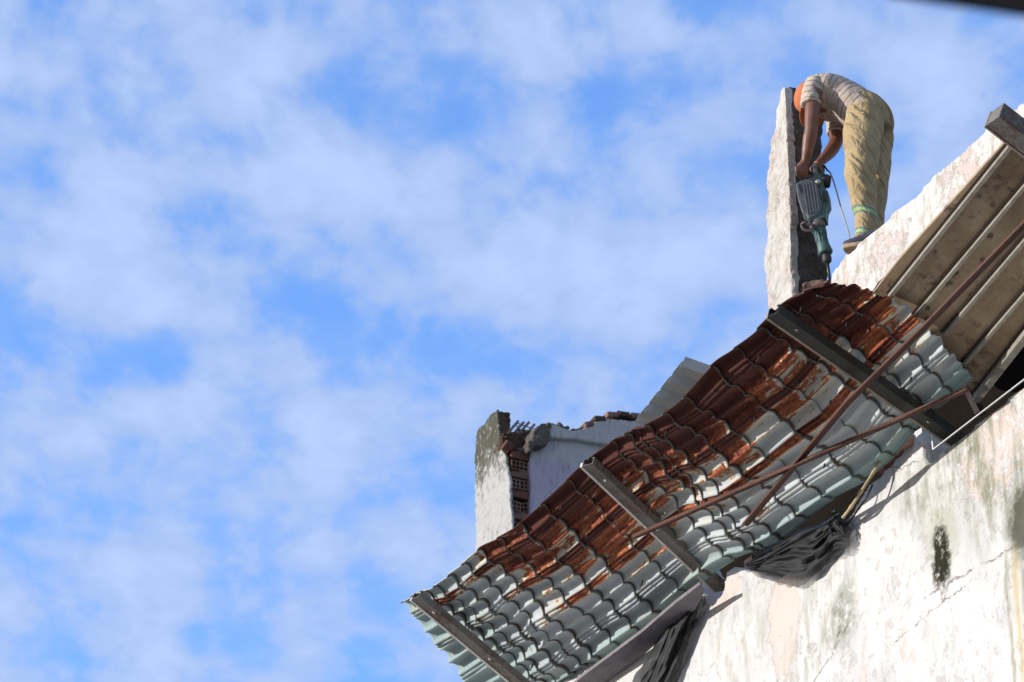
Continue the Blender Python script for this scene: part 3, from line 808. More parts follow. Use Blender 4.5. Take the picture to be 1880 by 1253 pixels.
# lilac wall facing the street and its broken head
sh = [(975, 1100), (975, 824), (986, 822), (1000, 812), (1012, 792), (1031, 788), (1048, 794), (1065, 791), (1082, 787), (1094, 777), (1107, 772), (1165, 773), (1200, 777), (1300, 790), (1300, 1150)]
slab('plastered_wall', [rl(x, y, -.2) for x, y in sh], -.2, -.05, M_LILAC, MR, root, .012, .03, (.014, .012, .15))
co = [(1010, 804), (1008, 777), (1031, 785), (1048, 792), (1065, 789), (1082, 785), (1094, 775), (1107, 769), (1200, 776), (1300, 790), (1300, 850), (1110, 816), (1060, 808)]
slab('cornice', [rl(x, y, -.24) for x, y in co], -.25, -.1, M_LILAC, MR, root, .010, .03, (.012, .012, .12))
lump = [(983, 786), (996, 778), (1011, 777), (1011, 806), (1000, 816), (984, 822), (972, 828), (964, 818), (974, 802)]
slab('broken_concrete', [rl(x, y, -.27) for x, y in lump], -.28, -.02, M_CONC, MR, root, .02, .03, (.012, .07, .10, .03, .03))
lin = [(917, 802), (935, 797), (960, 799), (990, 796), (990, 830), (960, 832), (930, 834), (918, 828)]
slab('lintel', [rl(x, y, -.05) for x, y in lin], -.10, .06, M_DARKCORE, MR, root, .014, .03, (.012, .05, .10, .02, .03))
fill = [(934, 1100), (934, 834), (976, 830), (976, 1100)]
slab('infill_core', [rl(x, y, -.1) for x, y in fill], -.1, 0, M_DARKCORE, MR, root, .01, .03, (.014, .03, .10))
def hollow_brick(bm, cx, cz, w_, h_, y0, y1):
    t_ = w_ * .13
    for i in range(3):
        addbox(bm, (cx - w_ / 2 + t_ / 2 + i * (w_ - t_) / 2, (y0 + y1) / 2, cz), (t_ / 2, (y1 - y0) / 2, h_ / 2))
    for i in range(3):
        for j in range(2):
            x0_ = cx - w_ / 2 + t_ + j * (w_ - t_) / 2
            addbox(bm, (x0_ + (w_ - 3 * t_) / 4, (y0 + y1) / 2 + .0005, cz - h_ / 2 + t_ / 2 + i * (h_ - t_) / 2), ((w_ - 3 * t_) / 4, (y1 - y0) / 2, t_ / 2))
M_MORTBRICK = plain('dusty brick', (.24, .15, .12), .95, 0, .5, 16, .7, .02, .1)
for row, py in enumerate((855, 889, 930, 968)):
    for c_, px in enumerate((946, 964)):
        bm = bmesh.new(); x_, z_ = rl(px, py, -.18)
        hollow_brick(bm, x_, z_, .078, .085, -.19 + .03 * c_, -.05)
        bmesh.ops.rotate(bm, verts=bm.verts, cent=(x_, -.12, z_), matrix=Matrix.Rotation(rnd.uniform(-.12, .12), 3, 'Y') @ Matrix.Rotation(rnd.uniform(-.25, .25), 3, 'Z'))
        obj('hollow_brick', bm, M_MORTBRICK if (c_ + row) % 3 else M_BRICK, root, MR)
for row, py in enumerate((838, 872, 909, 948)):
    bm = bmesh.new(); x_, z_ = rl(956, py, -.16)
    addbox(bm, (x_, -.12, z_), (.088, .05, .034)); obj('brick', bm, M_MORTBRICK if row % 2 else M_BRICK, root, MR, bev=.006)
bm = bmesh.new(); x_, z_ = rl(932, 820, -.15); addbox(bm, (0, 0, 0), (.035, .05, .045), Matrix.Translation((x_, -.14, z_)) @ Matrix.Rotation(.5, 4, 'Y') @ Matrix.Rotation(.6, 4, 'X'))
obj('broken_brick', bm, M_BRICK, root, MR, bev=.008)
for i, (a, b) in enumerate((((1068, 788), (1086, 784)), ((1086, 776), (1108, 776)), ((1109, 768), (1131, 769)), ((1132, 767), (1152, 769)), ((1153, 769), (1174, 772)), ((1175, 770), (1200, 774)))):
    x0_, z0_ = rl(*a, -.2); x1_, z1_ = rl(*b, -.2)
    bm = bmesh.new(); addbox(bm, (0, 0, 0), ((x1_ - x0_) / 2 - .004, .07, .022), Matrix.Translation(((x0_ + x1_) / 2, -.19, (z0_ + z1_) / 2 + .012)) @ Matrix.Rotation(-math.atan2(z1_ - z0_, x1_ - x0_) + rnd.uniform(-.06, .06), 4, 'Y'))
    obj('top_brick', bm, M_DARKCORE if i % 2 else M_MORTBRICK, root, MR, bev=.008)
bm = bmesh.new(); x_, z_ = rl(1145, 764, -.2)
for k in range(7): addbox(bm, (x_ - .05 + .035 * k, -.18, z_ + rnd.uniform(-.01, .012)), (.02, .05, .018))
o_ = obj('mortar_rubble', bm, M_DARKCORE, root, MR); roughen(o_, .01, .03, .08)
M_REBAR = plain('rusty rebar', (.16, .115, .08), .85, 0, .4, 30)
rb = empty('rebar_cage', RO, 'little lattice of rusty reinforcement bars sticking out of the ruined wall', 'rebar')
for a, b, r_ in (((928, 804), (951, 774), .012), ((938, 805), (961, 776), .012), ((947, 806), (971, 776), .012), ((960, 808), (981, 780), .012)):
    bm = bmesh.new(); p, q = on(*a, (RO - YB_ * .1, YB_)), on(*b, (RO + YB_ * .12, YB_)); tube(bm, [p, (p + q) / 2 + Z * .008, q], r_, 7); obj('bar', bm, M_REBAR, rb, smooth=True)
for a, b, r_ in (((946, 776), (979, 788), .005), ((950, 790), (990, 795), .012), ((944, 779), (952, 785), .005)):
    bm = bmesh.new(); p, q = on(*a, (RO + YB_ * .09, YB_)), on(*b, (RO + YB_ * .09, YB_)); tube(bm, [p, q], r_, 7); obj('tie', bm, M_REBAR, rb, smooth=True)
# ------------------------------------------------------------------ the worker
Y0 = (ORG - N * .11).y
def pp(px, py, d=0.0):      # point on an upright plane facing the camera, d metres farther than the feet
    return on(px, py, (V3((0, Y0 + d, 0)), V3((0, 1, 0))))
K = 339.0
def skin_f(t, b):
    o = t.tc(); n = t.noise(o, 14, 5, .6)
    b.inputs['Subsurface Weight'].default_value = .05
    t.put(b.inputs['Normal'], t.bump(t.noise(o, 45, 5, .65), .35, .004))
    return t.ramp(n, [(.25, (.14, .056, .034)), (.75, (.23, .105, .066))])
M_SKIN = mat('sun tanned skin', skin_f, .48, 0, .45)
def trouser_f(t, b):
    o = t.tc(); s = t.sep(o)
    o2 = t.vm('ADD', o, t.comb(0, 0, t.mul(s[0], 1.3)))
    fold = t.noise(o2, 7, 2, .4, sv=(.7, .7, 1.6), dist=.7, w=2)
    fine = t.noise(o, 16, 4, .55, sv=(1.6, 1, .8), dist=.6); weave = t.noise(o, 140, 2, .5)
    c = t.ramp(t.add(t.mul(t.noise(o, 4, 5, .6), .7), t.mul(fine, .3)), [(.3, (.34, .25, .13)), (.7, (.48, .37, .21))])
    c = t.mix(t.mul(t.step(t.noise(o, 9, 5, .7, w=7), .6, .7), .35), c, (.20, .14, .08))
    # two reflective bands on the cuffs
    z = t.add(s[2], t.mul(s[0], .38))
    for zc in BANDS:
        dz = t.m('ABSOLUTE', t.sub(z, zc))
        c = t.mix(t.sub(1, t.step(dz, .024, .026)), c, (.20, .22, .20))
        c = t.mix(t.sub(1, t.step(dz, .010, .012)), c, (.33, .47, .20))
    t.put(b.inputs['Normal'], t.bump(t.add(t.add(t.mul(fold, 1.0), t.mul(fine, .35)), t.mul(weave, .03)), 1.0, .05))
    return c
FOOT = pp(1575, 455)
_b1 = pp(1592, 397) - FOOT; _b2 = pp(1578, 433, 0) - FOOT
BANDS = (_b1.z + .38 * _b1.x, _b2.z + .38 * _b2.x)
M_TROU = mat('khaki work trousers', trouser_f, .9, 0, .15)
def shirt_f(t, b):
    o = t.tc(); uv = t.uv(); s = t.sep(uv)
    w_ = t.mul(t.sub(t.noise(o, 9, 3, .5), .5), .22)
    fr = t.m('FRACT', t.add(s[1], w_))
    st = t.sub(1, t.step(t.m('ABSOLUTE', t.sub(fr, .5)), .07, .10))
    c = t.mix(t.noise(o, 5, 4), (.48, .405, .33), (.56, .485, .40))
    fold = t.noise(o, 8, 3, .5, sv=(1, 1, 1.4), dist=.8); fine = t.noise(o, 22, 4, .6)
    t.put(b.inputs['Normal'], t.bump(t.add(fold, t.mul(fine, .3)), .8, .03))
    return t.mix(t.mul(st, .75), c, (.22, .065, .06))
M_SHIRT = mat('striped jersey', shirt_f, .9, 0, .15)
M_CAP = plain('orange cotton cap', (.50, .165, .08), .85, 0, .15, 12, .4, .006, .15)
M_SHOE = plain('navy canvas shoe', (.045, .048, .07), .8, 0, .3, 25)
M_SOLE = plain('tan rubber sole', (.36, .27, .17), .8, 0, .25, 20)
M_HAIR = plain('black hair', (.012, .010, .009), .7, 0, .2, 60)
worker = empty('person', FOOT, 'worker in orange cap, striped shirt and khaki trousers bending over a demolition hammer', 'person')
MP = Matrix.Translation(FOOT)
def loc(p): return p - FOOT
def ring_tube(bm, cs, lat, n=20, uvl=None, vs=None, caps=True):
    """cs: (center, a, b): a across the axis, b along the lateral direction"""
    rings = []; pts = [c[0] for c in cs]; prev = None
    for i, (c, a, b) in enumerate(cs):
        d = (pts[min(i + 1, len(pts) - 1)] - pts[max(i - 1, 0)]).normalized()
        ey = (lat - d * lat.dot(d)).normalized(); ex = d.cross(ey)
        r = [bm.verts.new(c + ex * (a * math.cos(2 * math.pi * k / n)) + ey * (b * math.sin(2 * math.pi * k / n))) for k in range(n)]
        if prev:
            for k in range(n):
                f = bm.faces.new((prev[k], prev[(k + 1) % n], r[(k + 1) % n], r[k])); f.smooth = True
                if uvl:
                    for L, (u_, v_) in zip(f.loops, ((k, i - 1), (k + 1, i - 1), (k + 1, i), (k, i))): L[uvl].uv = (u_ / n, vs[v_])
        rings.append(r); prev = r
    if caps:
        for r in (rings[0][::-1], rings[-1]):
            f = bm.faces.new(r)
            if uvl:
                for L in f.loops: L[uvl].uv = (0, vs[0] if r is not rings[-1] else vs[-1])
def smoothed(o, voxel, it=6, fac=.5):
    r = o.modifiers.new('r', 'REMESH'); r.mode = 'VOXEL'; r.voxel_size = voxel; r.use_smooth_shade = True
    m_ = o.modifiers.new('m', 'SMOOTH'); m_.iterations = it; m_.factor = fac
def Q(px, py, d=0.0): return loc(pp(px, py, d))
LAT = V3((.347, .938, 0))                     # from his near side to his far side
def C(l, step_=4):                            # smooth a list of (px,py,d,a,b)
    return [(Q(x, y, d), a, b) for x, y, d, a, b in catmull(l, step_)]
# body: one continuous skin surface
bm = bmesh.new()
near_arm = [(1496, 168, .02, .048, .048), (1492, 200, .02, .044, .042), (1490, 225, .025, .040, .040), (1489, 240, .03, .037, .038), (1486, 256, .045, .038, .038), (1482, 280, .07, .031, .031), (1479, 294, .09, .024, .026), (1476, 302, .10, .026, .030)]
far_arm = [(1533, 210, .30, .050, .050), (1536, 240, .30, .045, .045), (1534, 262, .28, .040, .041), (1525, 278, .25, .038, .038), (1514, 290, .21, .031, .031), (1505, 299, .18, .025, .026), (1500, 304, .17, .026, .030)]
ring_tube(bm, C(near_arm), LAT, 14); ring_tube(bm, C(far_arm), LAT, 14)
torso_in = [(1478, 184, .17, .05, .05), (1492, 180, .17, .05, .05), (1503, 180, .17, .08, .13), (1520, 183, .16, .10, .165), (1545, 190, .15, .10, .15), (1575, 204, .12, .10, .145), (1593, 218, .11, .09, .13), (1600, 238, .11, .06, .10)]
ring_tube(bm, C(torso_in), LAT, 16)
for leg in ([(1586, 215, .03), (1584, 262, .0), (1583, 310, .0), (1584, 350, .0), (1589, 400, .0), (1590, 438, .0)], [(1612, 235, .2), (1613, 270, .2), (1611, 320, .2), (1608, 360, .2), (1607, 405, .2), (1607, 470, .2)]):
    rr = [.070, .062, .05, .043, .036, .034]
    ring_tube(bm, [(Q(*p), r, r) for p, r in zip(leg, rr)], LAT, 14)
# head: crown to the left, face turned down
ax = (Q(1464, 176, .19) - Q(1492, 182, .17)).normalized()       # towards the crown
up_face = V3((-.22, .14, -1.0)); up_face = (up_face - ax * up_face.dot(ax)).normalized()
sidev = ax.cross(up_face).normalized()
_rt = Matrix.Rotation(R(20), 3, up_face); ax = _rt @ ax; sidev = _rt @ sidev
HC = Q(1492, 180, .17)
prof_h = [(-.125, -.012, .050, .050), (-.105, .004, .058, .052), (-.085, .014, .076, .060), (-.06, .012, .084, .068), (-.03, .006, .090, .073), (0, 0, .094, .076), (.03, -.004, .094, .077), (.06, -.006, .083, .070), (.085, -.008, .060, .054), (.100, -.008, .028, .028)]
rg = []
for a, off, rx, ryy in prof_h:
    c = HC + ax * a + up_face * off
    rg.append([c + up_face * (rx * math.cos(2 * math.pi * k / 18)) + sidev * (ryy * math.sin(2 * math.pi * k / 18)) for k in range(18)])
loft(bm, rg)
def lump(c, r, e=(1, 1, 1)):
    m_ = Matrix.Identity(4)
    for i, q in enumerate((ax, up_face, sidev)):
        for j in range(3): m_[j][i] = q[j] * r * e[i]
    m_.translation = c
    bmesh.ops.create_uvsphere(bm, u_segments=12, v_segments=8, radius=1, matrix=m_)
lump(HC + ax * -.035 + up_face * .098, .016, (1.8, 1.1, .85))       # nose
lump(HC + ax * -.105 + up_face * .070, .022, (1, 1, 1.1))           # chin
lump(HC + ax * .012 + up_face * .084, .02, (.5, .7, 2.6))           # brow
lump(HC + ax * -.068 + up_face * .086, .014, (.6, .7, 1.7)); lump(HC + ax * -.078 + up_face * .086, .013, (.6, .7, 1.5))   # lips
for s_ in (-1, 1): lump(HC + ax * -.02 + up_face * -.005 + sidev * (.078 * s_), .028, (1.15, .65, .35))                   # ears
tube(bm, [Q(1497, 181, .17), HC + ax * -.08 + up_face * -.02, HC + ax * -.02 + up_face * -.02], [.062, .058, .06], 14)
# hands: palm, four curled fingers and a thumb each
def finger(pts, r): tube(bm, catmull([tuple(p) for p in pts], 3), [r * (1 - .25 * i / (3 * (len(pts) - 1))) for i in range(3 * (len(pts) - 1) + 1)], 8)
def hand(wr, kn0, kn1, grip, dwn, thumb_side):
    """wr wrist, kn0/kn1 first and last knuckle, grip: vector from knuckle over the bar, dwn: then under it"""
    mid = (kn0 + kn1) / 2; u = (kn1 - kn0)
    tube(bm, [wr, wr.lerp(mid, .35), wr.lerp(mid, .75), mid + (mid - wr) * .05], [(.024, .022), (u.length * .42, .020), (u.length * .56, .019), (u.length * .50, .015)], 12, side=u.normalized())
    for i, (ln, r) in enumerate(((.95, .0105), (1.05, .0108), (1.0, .0102), (.82, .0092))):
        k = kn0 + u * (i / 3.0)
        finger([k - grip * .25, k + grip * .45 * ln, k + grip * .55 * ln + dwn * .55 * ln, k + grip * .10 + dwn * ln, k - grip * .30 + dwn * .95 * ln], r)
    b0 = wr.lerp(kn0, .45) + u.normalized() * -.012
    finger([b0, b0 + thumb_side * .5, b0 + thumb_side + dwn * .45, b0 + thumb_side * .9 + dwn * .95], .0115)
hand(Q(1478, 296, .095), Q(1462, 309, .09), Q(1481, 312, .11), V3((-.006, -.040, -.012)), V3((.004, .004, -.046)), V3((-.008, .030, -.018)))
hand(Q(1503, 300, .175), Q(1493, 308, .17), Q(1505, 313, .22), V3((-.030, -.018, -.014)), V3((.010, .006, -.040)), V3((.022, -.012, -.018)))
body = obj('body', bm, M_SKIN, worker, MP, True); smoothed(body, .0055, 3)
# shirt
bm = bmesh.new(); uvl = bm.loops.layers.uv.new('UVMap')
tor = [(1483, 176, .17, .060, .066), (1490, 174, .17, .083, .115), (1500, 174, .17, .102, .165), (1517, 178, .165, .118, .192), (1537, 182, .155, .122, .180), (1556, 190, .14, .118, .165), (1575, 203, .12, .120, .164), (1592, 214, .11, .114, .160)]
cs = [(Q(x, y, d), a, b) for x, y, d, a, b in catmull(tor, 5)]
Ls = [0.0]
for a, b in zip(cs, cs[1:]): Ls.append(Ls[-1] + (b[0] - a[0]).length / .0335)
ring_tube(bm, cs, LAT, 28, uvl, Ls)
for arm, r0 in (([(1499, 152, .05, .060, .060), (1494, 166, .035, .063, .062), (1490, 180, .025, .060, .058), (1489, 194, .02, .058, .055)], 0), ([(1530, 200, .28, .060, .06), (1534, 218, .29, .060, .058), (1536, 234, .30, .057, .056), (1536, 247, .30, .058, .057)], .4)):
    cs = [(Q(x, y, d), a, b) for x, y, d, a, b in catmull(arm, 5)]; Ls = [r0]
    for a, b in zip(cs, cs[1:]): Ls.append(Ls[-1] + (b[0] - a[0]).length / .036)
    ring_tube(bm, cs, LAT, 20, uvl, Ls, caps=True)
shirt = obj('shirt', bm, M_SHIRT, worker, MP, True)
sb = shirt.modifiers.new('s', 'SUBSURF'); sb.levels = sb.render_levels = 1
dm = shirt.modifiers.new('d', 'DISPLACE'); dm.texture = cloudtex('cloth', .09); dm.strength = .022; dm.mid_level = .5
# trousers
bm = bmesh.new()
nl = [(1583, 205, .03, .100, .10), (1585, 232, .02, .112, .10), (1583, 262, .0, .108, .095), (1581, 300, .0, .095, .088), (1582, 340, .0, .082, .080), (1587, 378, .0, .066, .070), (1592, 400, .0, .062, .070), (1591, 420, .0, .061, .066), (1588, 436, .0, .056, .062), (1586, 445, -.01, .060, .064)]
fl = [(1604, 218, .2, .095, .10), (1611, 250, .2, .092, .10), (1611, 275, .2, .082, .092), (1611, 305, .2, .074, .085), (1609, 345, .2, .066, .078), (1606, 382, .2, .054, .065), (1606, 410, .2, .054, .062), (1606, 450, .2, .056, .06)]
ring_tube(bm, C(nl), LAT, 20); ring_tube(bm, C(fl), LAT, 20)
ring_tube(bm, C([(1571, 197, .12, .110, .150), (1583, 204, .115, .118, .158), (1594, 211, .11, .122, .165), (1604, 223, .11, .118, .160), (1608, 240, .11, .09, .14)]), LAT, 24)
tr = obj('trousers', bm, M_TROU, worker, MP, True); smoothed(tr, .010, 5)
tx = bpy.data.textures.new('folds', 'CLOUDS'); tx.noise_scale = .14; tx.noise_depth = 1
dm = tr.modifiers.new('d', 'DISPLACE'); dm.texture = tx; dm.strength = .024; dm.mid_level = .5
# belt loop and back pocket flap
bm = bmesh.new(); a_ = Q(1586, 212, -.10); 
tube(bm, [Q(1575, 206, -.085), Q(1588, 208, -.10), Q(1604, 214, -.09)], .003, 6); obj('pocket_seam', bm, M_TROU, tr, MP)
# cap: crown, band and a long brim
bm = bmesh.new()
rg = []
for a, s1, s2 in ((-.012, 1.06, 1.09), (.01, 1.08, 1.11), (.035, 1.06, 1.09), (.060, .97, 1.0), (.082, .82, .84), (.098, .55, .58), (.104, .18, .2)):
    c = HC + ax * a; rg.append([c + up_face * (.096 * s1 * math.cos(2 * math.pi * k / 24) - .004) + sidev * (.077 * s2 * math.sin(2 * math.pi * k / 24)) for k in range(24)])
loft(bm, rg, caps=False); bm.faces.new([v for v in bm.verts][-24:])
cap = obj('cap', bm, M_CAP, worker, MP, True); so_ = cap.modifiers.new('s', 'SOLIDIFY'); so_.thickness = .003
bm = bmesh.new(); g = []
for i in range(9):
    r = i / 8; row = []
    for k in range(13):
        th = R(-68 + 136 * k / 12); rr = .100 + .085 * r * max(.05, math.cos(th * .9)) ** .5
        row.append(bm.verts.new(HC + ax * (.004 - .012 * r - .030 * th * th) + up_face * (rr * math.cos(th)) + sidev * (rr * .80 * math.sin(th))))
    g.append(row)
for i in range(8):
    for k in range(12): f = bm.faces.new((g[i][k], g[i][k + 1], g[i + 1][k + 1], g[i + 1][k])); f.smooth = True
br = obj('brim', bm, M_CAP, cap, MP, True); so_ = br.modifiers.new('s', 'SOLIDIFY'); so_.thickness = .004
bm = bmesh.new(); rg = []
for a, s1 in ((-.055, 1.0), (-.03, 1.04), (0, 1.05), (.02, 1.04)):
    c = HC + ax * a; rg.append([c + up_face * (.093 * s1 * math.cos(R(100 + 160 * k / 12))) + sidev * (.077 * s1 * math.sin(R(100 + 160 * k / 12))) for k in range(13)])
prev = None
for r in rg:
    vs = [bm.verts.new(p) for p in r]
    if prev:
        for k in range(12): bm.faces.new((prev[k], prev[k + 1], vs[k + 1], vs[k]))
    prev = vs
hr = obj('hair', bm, M_HAIR, worker, MP, True); so_ = hr.modifiers.new('s', 'SOLIDIFY'); so_.thickness = .008; so_.offset = 0
# shoes
FD = V3((-.94, .342, 0)); FD.normalize(); LD = V3((FD.y, -FD.x, 0))
def shoe(toe, m_up, m_sole):
    # toe: lower front point of the sole, local coordinates
    bm = bmesh.new(); bs = bmesh.new(); up_r = []; so_r = []
    for s_, w_, h_ in ((0, .018, .022), (.012, .032, .036), (.04, .042, .048), (.08, .047, .056), (.12, .044, .070), (.16, .038, .088), (.20, .037, .098), (.24, .036, .096), (.262, .026, .085)):
        c = toe - FD * s_; lift = .014 * max(0, 1 - s_ / .06)
        up_r.append([c + LD * (w_ * math.cos(2 * math.pi * k / 16)) + Z * (.018 + lift + h_ * .5 + h_ * .5 * math.sin(2 * math.pi * k / 16)) for k in range(16)])
        ws = w_ + .004
        so_r.append([c + LD * x + Z * (z + lift) for x, z in ((-ws, .0), (ws, .0), (ws + .002, .012), (ws, .026), (-ws, .026), (-ws - .002, .012))])
    loft(bm, up_r); loft(bs, so_r)
    o = obj('shoe', bm, m_up, worker, MP, True)
    obj('sole', bs, m_sole, o, MP, bev=.004)
    bl = bmesh.new()
    for q in (.07, .095, .12, .145):
        c = toe - FD * q + Z * (.076 + (q - .07) * .35)
        tube(bl, [c + LD * .022, c + Z * .006, c - LD * .022], .003, 6)
    obj('laces', bl, M_SOLE, o, MP)
tz = Q(1549, 465, -.01)
shoe(tz, M_SHOE, M_SOLE); shoe(tz + LAT * .17 + FD * -.02 , M_SHOE, M_SOLE)

# ------------------------------------------------------------------ demolition hammer
M_HGREY = plain('dusty grey casing', (.115, .13, .135), .6, 0, .3, 25, .3, .004)
M_HTEAL = plain('worn green casing', (.050, .110, .100), .5, 0, .35, 20, .3, .004)
M_HBLK = plain('black rubber grip', (.025, .025, .027), .6, 0, .3, 20)
M_HSTEEL = plain('worn steel collar', (.17, .14, .13), .5, .3, .4, 25)
M_CHIS = plain('dark chisel steel', (.05, .05, .05), .4, .6, .3, 30)
M_SILV = plain('silver cap', (.42, .42, .42), .4, .4, .2, 30)
HP0 = pp(1490, 360, .16)
ham = empty('demolition_hammer', HP0, 'worn green and grey electric demolition hammer held by the worker with its chisel down', 'demolition hammer')
MH = Matrix.Translation(HP0)
def H(px, py, d=0.0): return pp(px, py, .16 + d) - HP0
def prism(name, poly, d0, d1, m, bev=.006, parent=ham, bmx=None):
    bm = bmx or bmesh.new()
    f = [bm.verts.new(H(x, y, d0)) for x, y in poly]
    off = V3((.25 * (d1 - d0), (d1 - d0), 0))
    g = [bm.verts.new(v.co + off) for v in f]
    n = len(f)
    for i in range(n): bm.faces.new((f[i], f[(i + 1) % n], g[(i + 1) % n], g[i]))
    bm.faces.new(f[::-1]); bm.faces.new(g)
    if bmx is None: return obj(name, bm, m, parent, MH, bev=bev)
hs = prism('casing', [(1460, 337), (1471, 331), (1500, 322), (1502, 343), (1507, 364), (1510, 376), (1505, 393), (1483, 404), (1481, 393), (1472, 389), (1465, 366)], -.045, .05, M_HGREY, .008)
for i in range(5):     # cooling ribs
    x = 1474 + i * 5.2; prism('casing_rib', [(x, 338 - i * 1.6), (x + 1.9, 337.5 - i * 1.6), (x + 10.5, 392 - i * 1.2), (x + 8.6, 393 - i * 1.2)], -.050, -.040, M_HGREY, .002, hs)
prism('vent', [(1466, 339), (1469, 338), (1472, 351), (1472, 356), (1469, 352)], -.048, -.040, M_HBLK, .001, hs)
prism('motor_housing', [(1500, 322), (1511, 319), (1513, 345), (1520, 350), (1522, 371), (1517, 380), (1515, 398), (1504, 402), (1505, 392), (1510, 376), (1503, 345)], -.035, .055, M_HTEAL, .007)
prism('switch_plate', [(1511, 349), (1518, 353), (1519, 368), (1512, 371)], -.042, -.03, M_HBLK, .003)
bm = bmesh.new(); c = H(1516, 333, .0); tube(bm, [c + V3((-.022, 0, .004)), c + V3((.0, 0, .0)), c + V3((.022, .0, -.006)), c + V3((.028, 0, -.007))], [.038, .040, .036, .026], 18)
obj('brush_cap', bm, M_HBLK, ham, MH, True)
bm = bmesh.new(); c = H(1502, 333, -.052); tube(bm, [c + V3((0, .03, 0)), c, c + V3((0, -.006, 0))], [.015, .015, .011], 14); obj('cap_screw', bm, M_SILV, ham, MH)
prism('collar', [(1483, 398), (1515, 391), (1516, 399), (1486, 407)], -.04, .05, M_HTEAL, .004)
bm = bmesh.new(); tube(bm, [H(1496, 401, 0), H(1499, 412, 0), H(1502, 425, 0)], .037, 16); obj('neck', bm, M_HTEAL, ham, MH, True)
for k in range(5):
    th = R(150 + 35 * k); bm = bmesh.new(); o_ = V3((.037 * math.cos(th), .037 * math.sin(th), 0))
    tube(bm, [H(1496, 402) + o_, H(1501, 420) + o_], .004, 6); obj('neck_rib', bm, M_HTEAL, ham, MH, True)
# side handle: band and open loop to the left
bm = bmesh.new(); tube(bm, [H(1499.5, 409, 0), H(1502, 421, 0)], .044, 20); bd = obj('handle_band', bm, M_HSTEEL, ham, MH, True)
bm = bmesh.new(); lp = [H(1492, 411, -.03), H(1484, 413, -.04), H(1477, 409, -.045), H(1472, 413, -.045), H(1475, 421, -.045), H(1484, 424, -.045), H(1493, 420, -.035)]
tube(bm, catmull([tuple(p) for p in lp], 5), (.011, .005), 8); obj('side_handle', bm, M_HSTEEL, ham, MH, True)
bm = bmesh.new(); tube(bm, [H(1479, 411, -.045), H(1470, 413, -.05)], [.006, .004], 8); obj('handle_screw', bm, M_HBLK, ham, MH, True)
bm = bmesh.new()
tube(bm, [H(1503, 419), H(1505, 424), H(1508.5, 440), H(1512, 452), H(1515.5, 464), H(1516.5, 467)], [.028, .034, .031, .035, .042, .036], 20)
ba = obj('barrel', bm, M_HTEAL, ham, MH, True)
for k in range(7):
    th = R(160 + 28 * k); bm = bmesh.new(); o_ = lambda r: V3((r * math.cos(th), r * math.sin(th), 0))
    tube(bm, [H(1505.5, 425) + o_(.034), H(1508.5, 440) + o_(.032), H(1511, 449) + o_(.034)], [.005, .004, .002], 6); obj('barrel_rib', bm, M_HTEAL, ba, MH, True)
bm = bmesh.new(); tube(bm, [H(1516, 464), H(1517, 470), H(1518, 474), H(1518.5, 480), H(1519, 484)], [.030, .024, .027, .026, .014], 14); obj('tool_retainer', bm, M_HBLK, ham, MH, True)
bm = bmesh.new(); tube(bm, [H(1518.5, 480), H(1521, 496), H(1524, 516)], [.010, .009, .007], 10); obj('chisel', bm, M_CHIS, ham, MH, True)
# D handle
bm = bmesh.new()
tube(bm, catmull([tuple(H(*p)) for p in ((1463, 338, -.01), (1461, 325, -.01), (1464, 317, -.01), (1474, 316, .0), (1486, 317, .01), (1494, 319, .01))], 5), (.013, .011), 12); obj('grip', bm, M_HBLK, ham, MH, True)
prism('handle_post', [(1492, 300), (1499, 298), (1501, 312), (1504, 322), (1494, 325), (1493, 312)], -.03, .02, M_HGREY, .004)
prism('handle_back', [(1500, 302), (1507, 299), (1512, 312), (1514, 322), (1503, 324)], .0, .05, M_HTEAL, .004)
bm = bmesh.new(); tube(bm, [H(1508, 302, .03), H(1514, 306, .03), H(1519, 313, .03), H(1523, 316, .03)], [.007, .006, .005, .004], 8); obj('cord_sleeve', bm, M_HBLK, ham, MH, True)
bm = bmesh.new()
cb = [pp(1522, 316, .19), pp(1526, 321, .19), pp(1534, 345, .17), pp(1545, 385, .13), pp(1556, 420, .09), pp(1563, 446, .05), wpt(1580, 452, .12)]
tube(bm, catmull([tuple(p) for p in cb], 8), .0042, 8)
tag(obj('power_cable', bm, plain('pale grey cable', (.34, .34, .31), .6, 0, .1)), 'thin pale grey cable curving from the hammer down to the parapet', 'cable')
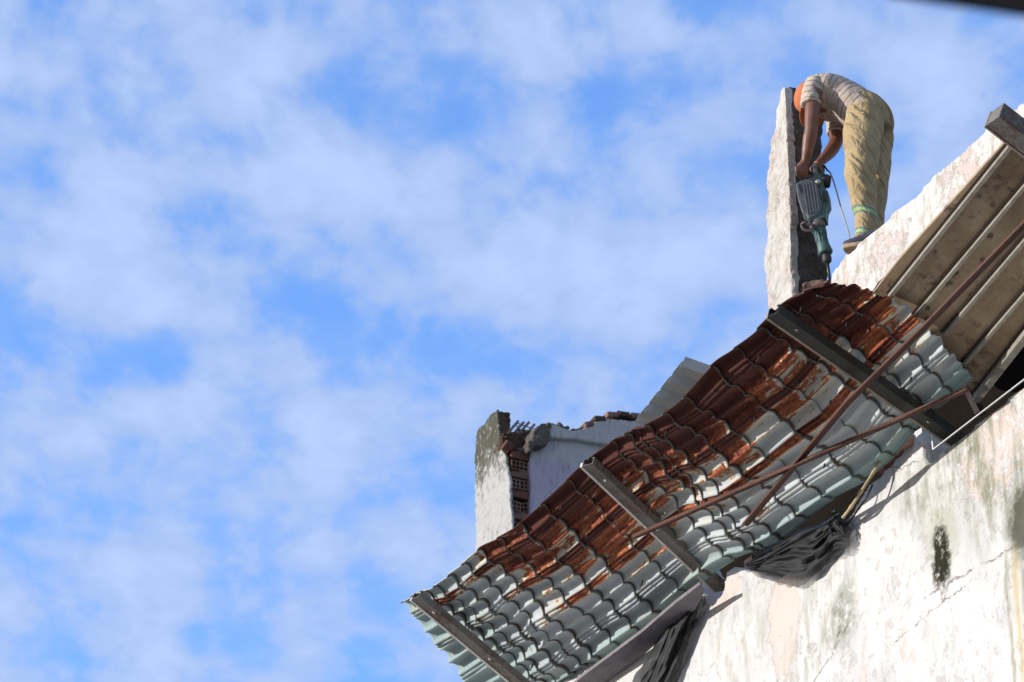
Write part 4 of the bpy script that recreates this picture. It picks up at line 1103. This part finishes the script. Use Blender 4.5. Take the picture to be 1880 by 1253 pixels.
# ------------------------------------------------------------------ dark eave of the neighbouring house, close and out of focus
bm = bmesh.new(); a = at(1640, -16, 3.6); b = at(2050, 44, 3.4)
d = (b - a).normalized(); e = d.cross(FW).normalized()
if e.z < 0: e = -e
extrude_profile(bm, [(0, 0), (.12, 0), (.12, .06), (0, .06)], a, b, e, FW)
er = obj('roof_eave', bm, plain('dark painted timber', (.008, .008, .010), .9, spec=.05)); tag(er, 'dark out-of-focus edge of a near roof in the top right corner', 'roof eave')

# ------------------------------------------------------------------ added thin slab whose underside supplies the band of shade below the sheet
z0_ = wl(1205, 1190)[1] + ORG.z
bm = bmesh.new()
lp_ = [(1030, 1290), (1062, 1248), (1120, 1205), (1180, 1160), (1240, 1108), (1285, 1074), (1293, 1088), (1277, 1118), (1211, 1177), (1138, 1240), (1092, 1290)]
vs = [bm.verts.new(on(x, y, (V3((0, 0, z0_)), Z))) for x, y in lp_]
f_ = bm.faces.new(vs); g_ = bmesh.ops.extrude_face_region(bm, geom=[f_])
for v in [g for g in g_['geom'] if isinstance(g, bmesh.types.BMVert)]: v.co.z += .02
obj('shade_band_slab', bm, M_RUIN and plain('shade band grey', (.22, .20, .215), .95, 0, .35, 9, .6, .02, .1), bpy.data.objects['facade_wall'])

# roofing screws left in the rusted sheet and crumbs on the broken heads of the walls
rs = random.Random(21)
for ox in (800, 1010, 1200, 1290, 1365, 1450):
    for v in (.12, .34, .56, .78):
        a = sheet_base(ox + rs.uniform(-6, 6), v + rs.uniform(-.03, .03)); n_ = NA
        bm = bmesh.new(); tube(bm, [a - n_ * .01, a + n_ * .022, a + n_ * (.030 + rs.uniform(0, .01))], [.006, .006, .003], 6)
        obj('roofing_screw', bm, M_STEELD, sheet)
for k in range(14):
    px = 1018 + k * 5 + rs.uniform(-3, 3); x_, z_ = rl(px, interp(px, [(1009, 777), (1031, 785), (1048, 792), (1065, 789), (1082, 785), (1100, 775)])[0] - 1, -.2)
    if k == 0: bmc = bmesh.new()
    addbox(bmc, (0, 0, 0), (.02 * rs.uniform(.5, 1.3), .03, .014 * rs.uniform(.5, 1.6)), Matrix.Translation((x_, -.2 + rs.uniform(-.02, .04), z_)) @ Matrix.Rotation(rs.uniform(-.6, .6), 4, 'Y'))
o_ = obj('broken_edge', bmc, M_CONC, bpy.data.objects['ruined_wall'], MR); roughen(o_, .008, .03, .05)
